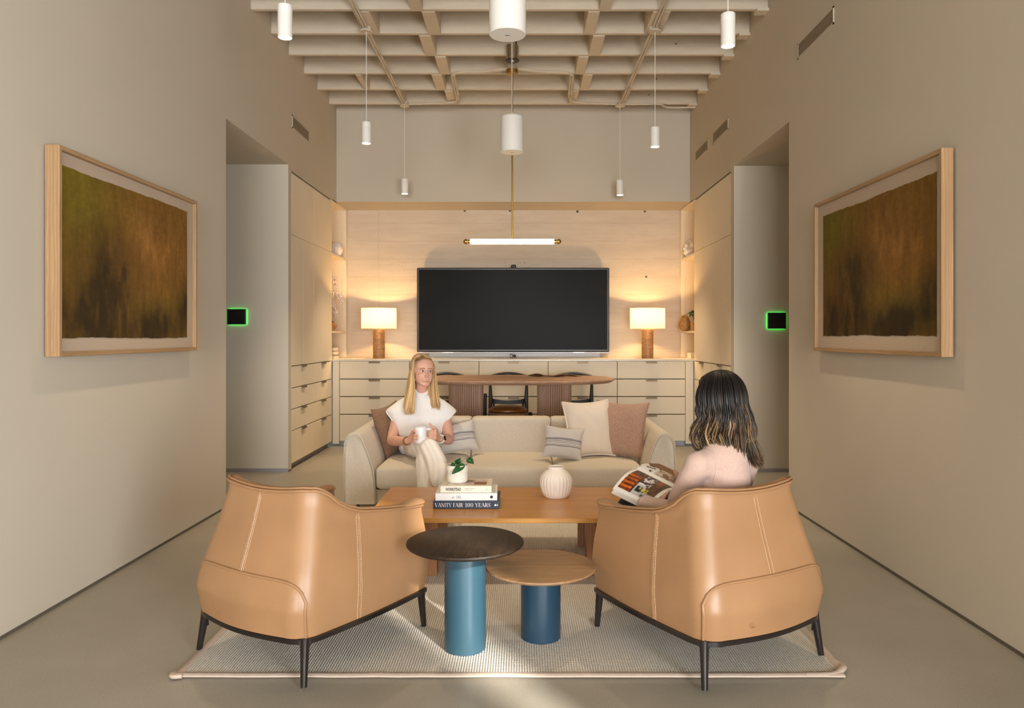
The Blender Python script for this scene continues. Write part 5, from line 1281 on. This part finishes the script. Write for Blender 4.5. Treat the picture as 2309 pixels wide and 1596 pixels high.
def hair(fc, body, n, zend, cols, seed, wave=0, part=.012, front_limit=62, vol=1.0, spread=.0, rad=.0052, zvar=.02, bangs=0, tail=None, fwd=None, asym=0):
    rr = random.Random(seed); mb = MB(); cs = []
    A, Bx, Cz = .081*vol, .101*vol, .106*vol; cu = .020
    nseg = 22
    for k in range(n):
        side = 1 if rr.random() < .5 else -1
        psi = rr.uniform(0, 180)*1.0            # 0 = front, 180 = back, measured on one side
        layer = rr.random(); off = .004+.016*layer
        end = max(front_limit+(asym if side < 0 else 0), psi)+rr.uniform(-4, 6); sw0 = rr.uniform(8, 30); sw1 = sw0+rr.uniform(22, 34); pts = []; thmax = 98
        y0 = None
        for i in range(nseg+1):
            w = i/nseg
            if w < .42:
                th = math.radians(lerp(3+rr.random()*0, thmax, (w/.42)**.9)); fr = max(0, min(1, (math.degrees(th)-sw0)/(sw1-sw0))); fr = fr*fr*(3-2*fr)
                ps = math.radians(lerp(psi, end, fr) if psi < front_limit else psi)
                a = A+off; b = Bx+off; c = Cz+off*.8
                ex = 1.0
                q = (side*a*math.sin(th)*math.sin(ps)+(part if th < .4 else part*max(0, 1-(th-.4))), cu+c*math.cos(th), b*math.sin(th)*math.cos(ps)-.006)
                pts.append(fc.p(*q)); last = q; lastps = ps
            else:
                v = (w-.42)/.58; st = fc.p(*last); zt = zend(side, math.degrees(lastps), layer) if i == 0 or y0 is None else y0
                if y0 is None: y0 = zt+rr.uniform(-zvar, zvar*.5); zt = y0; ph = rr.uniform(0, 6.28); wv = rr.uniform(.6, 1.3); sx = rr.uniform(-1, 1); z0 = st.z
                q = st.copy(); q.z = lerp(z0, zt, v)
                o = fwd(side, math.degrees(lastps), v, layer, sx) if fwd else Vector((0, 0, 0)); q += o
                if wave:
                    am = wave*wv*min(1, v*2.2); dirv = (fc.R*math.cos(lastps)*side+fc.F*math.sin(lastps))
                    q += dirv*(am*math.sin(v*9+ph*.35+layer))+fc.R*(side*am*.55*math.cos(v*8+ph*.4))
                pts.append(q)
        r0 = rad*rr.uniform(.6, 1.25)
        rs = [r0*(.55+.45*min(1, i/6))*(1 if i < nseg-4 else (1-.8*((i-nseg+4)/4))) for i in range(nseg+1)]
        c0 = len(mb.v); mb.tube(pts, rs, 5, flat=.5)
        tone = rr.random()
        for i in range(nseg+1):
            c = cols(i/nseg, tone, layer, rr)
            cs += [c]*5
    return obj('hair', mb, M['hair'], body, smooth=True, recalc=False, colors=cs)
def scalp(fc, body, col, vol=1.0, cut=.35):
    R3 = fc.M(); mb = MB(); A, B_, C = .079*vol, .098*vol, .103*vol
    def f(u, v):
        ps = 2*PI*u; fr = math.cos(ps); lim = math.radians(lerp(118, 40, max(0, min(1, (fr-.25)/.35)))); th = v*lim
        return fc.p(A*math.sin(th)*math.sin(ps), .020+C*math.cos(th), B_*math.sin(th)*math.cos(ps)-.006)
    mb.grid(f, 48, 14, cu=True)
    return obj('hair_base', mb, M['hair'], body, smooth=True, colors=[col]*len(mb.v))

# ---- woman with mug on the sofa
P1 = thing('person', 'woman with long blonde hair in white knit top holding a mug on the sofa', 'person', (-.80, 5.85, 0))
yaw = math.radians(25)
f1 = Face((-.778, 5.87, 1.050), (math.sin(yaw), -math.cos(yaw), .02), (.06, 0, 1))
mb = MB(); neck1 = V(-.803, 5.955, .865); head_blobs(mb, f1, neck1, 1.06)
mb.chain([V(-.80, 5.955, .74), V(-.80, 5.955, .65), V(-.80, 5.955, .50)], [.075, .10, .115], 20)
mb.capsule(V(-.90, 5.955, .755), .045, V(-.70, 5.955, .755), .045); mb.capsule(neck1, .05, V(-.80, 5.955, .77), .06)
armR = [V(-.985, 5.95, .735), V(-1.020, 5.83, .505), V(-.848, 5.545, .545)]; armL = [V(-.619, 5.95, .735), V(-.568, 5.83, .515), V(-.612, 5.55, .560)]
for A_ in (armR, armL):
    mb.chain([A_[0], A_[0].lerp(A_[1], .5), A_[1]], [.045, .045, .040]); mb.chain([A_[1], A_[1].lerp(A_[2], .35), A_[2]], [.040, .041, .0255])
mb.capsule(V(-.90, 5.955, .755), .045, armR[0], .043); mb.capsule(V(-.70, 5.955, .755), .045, armL[0], .043)
# legs
hipR, kneeR, ankR = V(-.890, 5.90, .452), V(-.668, 5.40, .520), V(-.560, 5.19, .135)
hipL, kneeL, ankL = V(-.715, 5.90, .452), V(-.700, 5.42, .425), V(-.668, 5.30, .09)
for h_, k_, a_ in ((hipR, kneeR, ankR), (hipL, kneeL, ankL)):
    mb.chain([h_, k_, a_], [.06, .05, .035], 14)
for a_, d_ in ((ankR, V(.06, -.13, -.04)), (ankL, V(.01, -.15, -.045))): mb.chain([a_, a_+d_*.45, a_+d_], [.035, .034, .024])
# mug and hands
MC = V(-.741, 5.455, .603); rm = .0445
def ringp(deg, z, r): a = math.radians(deg); return V(MC.x-r*math.sin(a), MC.y-r*math.cos(a), z)     # 0 = towards camera, + to image left
kn = []
for i, (z, t0, rf) in enumerate(((.632, 22, .0082), (.606, 12, .0086), (.583, 10, .0083), (.563, 18, .0072))):
    b_ = ringp(112, z-.004, .064); k1 = ringp(80, z, .0565); k2 = ringp(46, z, .0545); k3 = ringp(t0, z-.001, .0525)
    mb.chain([b_, k1, k2, k3], [rf*1.12, rf*1.05, rf, rf*.88], 10); kn.append(b_)
    mb.capsule(armR[2]+V(.012, -.012, .006+(1.5-i)*.008), .014, b_, rf*1.25)
mb.capsule(armR[2]+V(.01, -.01, 0), .022, ringp(118, .59, .070), .018)
th = [armR[2]+V(.018, .0, .02), ringp(130, .628, .068), ringp(155, .648, .0575), ringp(175, .655, .056)]; mb.chain(th, [.015, .012, .0105, .009], 10)
HX = MC.x+rm+.017
for i, (z, rf) in enumerate(((.634, .0086), (.612, .0088), (.591, .0085), (.572, .0074))):
    b_ = V(-.630, 5.445, z+.002); k1 = V(HX+.022, 5.428, z); k2 = V(HX+.005, 5.436, z); k3 = V(HX+.008, 5.458, z+.001); k4 = V(HX+.024, 5.468, z+.001)
    mb.chain([b_, k1, k2, k3, k4], [rf*1.15, rf*1.05, rf, rf*.92, rf*.8], 10)
    mb.capsule(armL[2]+V(-.008, -.012, .004+(1.5-i)*.008), .014, b_, rf*1.3)
mb.capsule(armL[2]+V(-.01, -.012, .004), .023, V(-.634, 5.475, .600), .022)
mb.chain([V(-.628, 5.49, .625), V(-.640, 5.465, .652), V(-.662, 5.450, .668), V(-.674, 5.444, .686)], [.016, .0125, .0105, .0088], 10)
me = blob(mb, .0042, 6); sculpt(me, f1)
body = obj('body', me, M['skin'], P1, smooth=True, recalc=False)
face_parts(f1, body, P1, me, True, -.38, 'brow')
nm = MB()
for i, (z, t0) in enumerate(((.632, 22), (.606, 12), (.583, 10), (.563, 18))):
    q = ringp(t0-3, z, .0605); mb2 = MB().sphere(q, (.0052, .0022, .0042), 10, 6, Matrix.Rotation(-math.radians(t0), 3, 'Z'))
    obj('fingernail', mb2, M['mug'], body, smooth=True)
def ring(c, axis, r, tr, name, mt, par, n=28, flat=1, w=None):
    axis = Vector(axis).normalized(); a = axis.orthogonal().normalized(); b = axis.cross(a)
    return obj(name, MB().tube([Vector(c)+(a*math.cos(2*PI*k/n)+b*math.sin(2*PI*k/n))*r for k in range(n)], tr, 8, closed=True, flat=flat, up=axis if flat != 1 else None), mt, par)
axR = armR[2]-armR[1]; axL = armL[2]-armL[1]
ring(armR[1].lerp(armR[2], .93), axR, .0295, .0032, 'hair_tie', M['brow'], body); ring(armR[1].lerp(armR[2], .985), axR, .0285, .0014, 'bracelet', M['brass'], body)
wc = armL[1].lerp(armL[2], .90); ring(wc, axL, .0285, .0062, 'watch_strap', M['mug'], body)
face_d = Vector((.55, -.75, .25)); face_d = (face_d-axL.normalized()*face_d.dot(axL.normalized())).normalized()
rotw = Matrix((axL.normalized(), axL.normalized().cross(face_d), face_d)).transposed()
obj('watch_face', MB().softbox(wc+face_d*.034, (.013, .017, .006), .005, 6, M=rotw), M['screen'], body)
# knit top: draped tube of rings
ztop = [(.395, .160, .130, -.80, 5.945), (.43, .178, .150, -.80, 5.94), (.47, .180, .155, -.80, 5.94), (.53, .178, .152, -.80, 5.945), (.575, .192, .148, -.80, 5.945), (.63, .222, .145, -.80, 5.945), (.682, .258, .138, -.801, 5.945), (.715, .277, .128, -.802, 5.948), (.735, .279, .120, -.803, 5.95),
        (.752, .262, .114, -.803, 5.952), (.772, .236, .108, -.803, 5.955), (.806, .192, .098, -.803, 5.955), (.830, .150, .088, -.803, 5.952), (.850, .104, .078, -.803, 5.95), (.866, .078, .070, -.803, 5.95), (.880, .070, .066, -.803, 5.95), (.904, .0665, .065, -.803, 5.948)]
zs_ = [a[0] for a in ztop]
def top_ring(u, v):
    z = lerp(zs_[0], zs_[-1], v); w = interp(z, zs_, [a[1] for a in ztop]); d = interp(z, zs_, [a[2] for a in ztop]); cx = interp(z, zs_, [a[3] for a in ztop]); cy = interp(z, zs_, [a[4] for a in ztop])
    a = 2*PI*u; n_ = 2.35; x, y = sup(a, w, d, n_)
    fold = 1+.020*math.sin(9*a+2*math.sin(6*z))*max(0, 1-abs(z-.55)/.25)+.012*math.sin(17*a)*max(0, 1-(z-.39)/.2)
    if z > .87: fold += .02*math.sin(5*a)*(z-.87)/.02*.5
    yy = cy+y*fold
    if y < 0 and z > .80: yy -= .0
    if z < .48 and y < 0: yy += .01
    return V(cx+x*fold, yy-(.03*max(0, (.86-z)/.1)*0), z-(.012*abs(math.cos(a))**3 if z > .86 else 0)-(.02*(abs(math.cos(a))**6) if .70 < z < .80 else 0)*0)
def hole(z): t_ = (z-.535)/(.738-.535); return .078*math.sin(PI*t_)**.6 if 0 < t_ < 1 else 0
mb = MB().grid(top_ring, 220, 120, cu=True); keep = []
for f_ in mb.f:
    q = sum((Vector(mb.v[k]) for k in f_), Vector())/4; w_ = interp(q.z, zs_, [a[1] for a in ztop])
    if hole(q.z) > 0 and abs(q.x+.803) > .55*w_ and abs(q.y-5.945) < hole(q.z): continue
    keep.append(f_)
mb.f = keep
tp = obj('knit_top', mb, M['knit'], body, smooth=True); sd = tp.modifiers.new('thickness', 'SOLIDIFY'); sd.thickness = .004
rimc = [top_ring(k/60, 1) for k in range(60)]; obj('collar_edge', MB().tube(rimc, .0035, 6, closed=True), M['knit'], tp)
for s_ in (-1, 1):      # rolled edges of the wide arm openings
    pts = []
    for sy, rng in ((-1, range(1, 24)), (1, range(23, 0, -1))):
        for k in rng:
            z = lerp(.536, .737, k/24); w_ = interp(z, zs_, [a[1] for a in ztop]); d_ = interp(z, zs_, [a[2] for a in ztop]); h_ = min(hole(z), d_*.97)
            pts.append(V(-.802+s_*w_*(1-(h_/d_)**2.35)**(1/2.35), 5.945+sy*h_, z))
    obj('sleeve_edge', MB().tube(pts, .0042, 6, closed=True), M['knit'], tp)
# wide trousers
mb = MB()
mb.chain([hipR+V(.02, .03, 0), hipR.lerp(kneeR, .5)+V(0, 0, .004), kneeR+V(0, 0, -.012)], [.090, .090, .074], 20)
mb.chain([hipL+V(-.01, .03, 0), hipL.lerp(kneeL, .5), kneeL+V(0, 0, -.01)], [.090, .085, .074], 20)
mb.capsule(V(-.87, 5.95, .475), .095, V(-.73, 5.95, .475), .095, 20)
hemR = V(-.585, 5.235, .290); hemL = V(-.672, 5.31, .10)
mb.chain([kneeR+V(0, 0, -.01), kneeR.lerp(hemR, .45)+V(.022, 0, 0), hemR+V(.0, 0, .03)], [.074, .077, .060], 20)
mb.capsule(V(-.615, 5.33, .43), .058, V(-.556, 5.25, .385), .042)
mb.chain([kneeL, kneeL.lerp(hemL, .5), hemL], [.072, .070, .074], 20)
tm = blob(mb, .008, 6)
co = np.array(tm.v); ax = np.array((kneeR+hemR)/2)
ph = co[:, 0]*104+co[:, 2]*30+5*np.sin(co[:, 2]*11); wgt = np.clip((5.62-co[:, 1])/.25, 0, 1); rad_ = np.stack([np.cos(ph*.3), np.sin(ph*.3)*0-1, 0*ph], 1)
co[:, 1] -= .0062*np.sin(ph)*wgt; co[:, 2] += .004*np.sin(co[:, 0]*40-co[:, 1]*22)*(1-wgt); 
tm.v = [tuple(x) for x in co.tolist()]
tr = obj('trousers', tm, M['trousers'], body, smooth=True)
for (k0, h0, lb) in ((kneeR, hemR, 'R'), (kneeL, hemL, 'L')):
    ln = [k0.lerp(h0, q/12)+V(.018 if lb == 'R' else .0, -(.076-.008*q/12), 0) for q in range(1, 13)]
    obj('crease', MB().tube(ln, .003, 6), M['trousers'], tr)
for a_, d_ in ((ankR, V(.06, -.13, -.04)), (ankL, V(.01, -.15, -.045))):
    mm = MB().chain([a_+V(0, 0, -.012), a_+d_*.45+V(0, 0, -.004), a_+d_], [.036, .037, .028]); obj('shoe', blob(mm, .006, 3), M['leather'], body, smooth=True)
# hair
blond = [srgb(205, 168, 116), srgb(232, 204, 156), srgb(170, 130, 84), srgb(220, 188, 136)]
def bc(w, tone, layer, rr):
    a = np.array(blond[int(tone*3.999)]); k = .66+.36*w+.20*(layer-.5); root = np.array(srgb(134, 104, 68))
    c = a*k; return tuple(np.clip(c*(min(1, .35+w*2.2))+root*(1-min(1, .35+w*2.2)), 0, 1))
def zend1(side, ps, layer): return (.752 if side > 0 else .768) if ps < 115 else .76
def fwd1(side, ps, v, layer, sx):
    # side: +1 = her right (image left)
    if ps < 118:
        out = .004+.030*v*v; fw = .030*math.sin(PI*min(1, v*.7))+.012*v
        o = f1.R*(side*out)+V(sx*.034*v**.7, -fw-.05*v*v*(ps/118), 0)
        o += V((.016 if side > 0 else -.012)*v, 0, 0)
        return o
    return f1.R*(side*.02*v)+V(0, .02*v, 0)
scalp(f1, body, blond[2]); hair(f1, body, 1500, zend1, bc, 4, fwd=fwd1, rad=.0036, front_limit=78, part=.024, zvar=.04, asym=10)
# the mug
t = thing('mug', 'white mug held in both hands of the blonde woman', 'mug', tuple(MC-V(0, 0, .061)))
obj('cup', MB().lathe([(0, 0), (.036, 0), (.042, .004), (rm, .012), (rm, .118), (.0435, .121), (.041, .118), (.041, .012), (0, .008)], 48, tuple(MC-V(0, 0, .061))), M['mug'], t)
obj('handle', MB().tube(spline([MC+V(rm-.003, 0, .040), MC+V(rm+.018, 0, .042), MC+V(rm+.030, 0, .022), MC+V(rm+.030, 0, -.012), MC+V(rm+.018, 0, -.036), MC+V(rm-.003, 0, -.040)], 6), .0052, 10, flat=1.2), M['mug'], t)

# ---- dark-haired woman in the right armchair
P2 = thing('person', 'woman with wavy dark hair in blush sweater reading in the right armchair', 'person', (.87, 3.20, 0))
fv = Vector((-.483, .876, 0)); rv = Vector((.876, .483, 0)); base2 = V(.96, 2.9175, 0)
L2 = lambda r, f, z: base2+rv*r+fv*f+V(0, 0, z)
fh = (fv+Vector((-.16, 0, -.12))).normalized()
H2 = L2(.070, .335, 1.030)
f2 = Face(H2, fh, (0, 0, 1))
mb = MB(); neck2 = L2(.05, .285, .865); head_blobs(mb, f2, neck2)
chest = [L2(.05, .285, .80), L2(.05, .285, .66), L2(.05, .30, .52)]
mb.chain(chest, [.10, .11, .13], 20); mb.capsule(L2(-.05, .285, .795), .05, L2(.15, .285, .795), .05); mb.capsule(neck2, .05, chest[0], .07)
aL = [L2(-.092, .285, .790), L2(-.145, .375, .570), L2(-.170, .560, .575)]; aR = [L2(.190, .285, .785), L2(.205, .385, .570), L2(.13, .58, .60)]
for A_ in (aL, aR):
    mb.chain([A_[0], A_[0].lerp(A_[1], .5), A_[1]], [.050, .044, .038]); mb.chain([A_[1], A_[1].lerp(A_[2], .35), A_[2]], [.038, .038, .025])
h2, k2 = [L2(-.045, .33, .50), L2(.145, .33, .50)], [L2(-.06, .79, .49), L2(.15, .79, .49)]
for h_, k_, dx in zip(h2, k2, (0, .0)):
    a_ = k_+fv*.02+V(0, 0, -.40); mb.chain([h_, k_, a_], [.085, .06, .038]); mb.chain([a_, a_+fv*.07+V(0, 0, -.03), a_+fv*.14+V(0, 0, -.042)], [.036, .034, .024])
# hands under the magazine: palms and bent fingers on the page stack
for wr, tgt, sg in ((aL[2], pageL(.35, .12, -.03), 1), (aR[2], pageR(.55, .15, -.03), -1)):
    d = (tgt-wr).normalized(); sd_ = d.cross(V(0, 0, 1)).normalized()
    mb.capsule(wr, .024, wr.lerp(tgt, .55), .022); pb = wr.lerp(tgt, .55)
    for i in range(4):
        o = sd_*((i-1.5)*.018); L_ = (.068, .078, .073, .058)[i]
        mb.chain([pb+o, pb+o*1.1+d*.035, pb+o*1.15+d*L_+V(0, 0, .006), pb+o*1.1+d*(L_+.012)+V(0, 0, .022)], [.011, .0095, .0085, .0075], 10)
    mb.chain([wr.lerp(tgt, .25)-sd_*sg*.015, wr.lerp(tgt, .5)-sd_*sg*.042+V(0, 0, .012), wr.lerp(tgt, .75)-sd_*sg*.050+V(0, 0, .022)], [.014, .0115, .009], 10)
me2 = blob(mb, .0048, 4); sculpt(me2, f2); body2 = obj('body', me2, M['skin'], P2, smooth=True, recalc=False)
face_parts(f2, body2, P2, me2, False, 0, 'lash')
mb = MB(); mb.chain(chest+[L2(.05, .31, .47)], [.105, .118, .135, .15], 24)
mb.capsule(L2(-.05, .283, .79), .060, L2(.15, .283, .785), .060, 18); mb.capsule(L2(.05, .285, .862), .060, L2(.05, .285, .80), .085, 18)
for A_ in (aL, aR):
    mb.chain([A_[0], A_[0].lerp(A_[1], .5), A_[1]], [.057, .054, .050], 18); mb.chain([A_[1], A_[1].lerp(A_[2], .4), A_[1].lerp(A_[2], .88)], [.053, .050, .043], 18)
sw = blob(mb, .007, 6); co = np.array(sw.v); ph = co[:, 2]*70+co[:, 0]*24
am = np.exp(-((co-np.array(aL[1]))**2).sum(1)/.006)+np.exp(-((co-np.array(aL[0])-np.array((.03, 0, -.06)))**2).sum(1)/.008)*.7
co[:, 0] += .006*np.sin(ph)*am; co[:, 1] += .004*np.sin(ph*1.3)*am; sw.v = [tuple(x) for x in co.tolist()]
so = obj('sweater', sw, M['sweater'], body2, smooth=True)
cuffs = aL[1].lerp(aL[2], .90); ring(aL[1].lerp(aL[2], .90), aL[2]-aL[1], .040, .006, 'cuff', M['sweater'], so)
ring(aR[1].lerp(aR[2], .90), aR[2]-aR[1], .040, .006, 'cuff', M['sweater'], so)
seamp = [aL[0]+rv*.045+V(0, 0, .062)*math.cos(k*PI/8-.3)-fv*.066*math.sin(k*PI/8-.3)-V(0, 0, .01) for k in range(8)]
bv2 = BVHTree.FromPolygons([Vector(v) for v in sw.v], sw.f)
sp = []
for k in range(16):
    a = lerp(-.5, 2.4, k/15); d = (-fv*math.sin(a)+V(0, 0, 1)*math.cos(a)); o = aL[0]+rv*(.035+.01*math.sin(a))+V(0, 0, -.05*max(0, a-1)/1.4)
    h = bv2.ray_cast(o+d*.3, -d); 
    if h[0]: sp.append(h[0])
if len(sp) > 4: obj('shoulder_seam', MB().tube(sp, .0022, 6), M['sweater'], so)
mb = MB()
for h_, k_ in zip(h2, k2):
    a_ = k_+fv*.02+V(0, 0, -.40); mb.chain([h_, k_, a_+V(0, 0, .02)], [.098, .072, .055], 18)
mb.capsule(h2[0]-fv*.03, .10, h2[1]-fv*.03, .10, 18); obj('trousers', blob(mb, .009, 4), M['darkskirt'], body2, smooth=True)
for k_ in k2:
    a_ = k_+fv*.02+V(0, 0, -.40); mm = MB().chain([a_+V(0, 0, -.008), a_+fv*.07+V(0, 0, -.034), a_+fv*.145+V(0, 0, -.046)], [.038, .036, .028]); obj('shoe', blob(mm, .006, 3), M['black'], body2, smooth=True)
dk = srgb(11, 9, 11); mdk = srgb(26, 19, 17); car = [srgb(128, 98, 64), srgb(104, 78, 52), srgb(172, 142, 100), srgb(84, 62, 44)]
def dc(w, tone, layer, rr):
    a = np.array(dk if tone < .7 else mdk); hi = np.array(car[int((tone*17) % 4)])
    on_ = .30+.42*((tone*7.31) % 1); k = max(0, min(1, (w-on_)/.28))*(.15 if tone < .30 else (.95 if tone > .60 else .55))*(.4+.6*layer)
    return tuple(a*(1-k)+hi*k)
def zend2(side, ps, layer): 
    # side -1 = her left (image left)
    base = lerp(.845, .765, (math.sin(math.radians(ps)) if side > 0 else 0)*.5+ (.5 if side > 0 else .15))
    return base+.03*(1-layer)*(1 if side < 0 else .3)
def fwd2(side, ps, v, layer, sx):
    d = f2.R*(side*math.sin(math.radians(ps)))+f2.F*math.cos(math.radians(ps))
    return d*((.030 if side > 0 else .004)*v*v+.008*math.sin(PI*v)+.014*sx*v)+rv*(.025*v*(1 if side > 0 else .6))
scalp(f2, body2, dk, 1.07); hair(f2, body2, 2300, zend2, dc, 12, wave=.016, fwd=fwd2, rad=.0036, front_limit=75, vol=1.09, zvar=.035, part=.018)
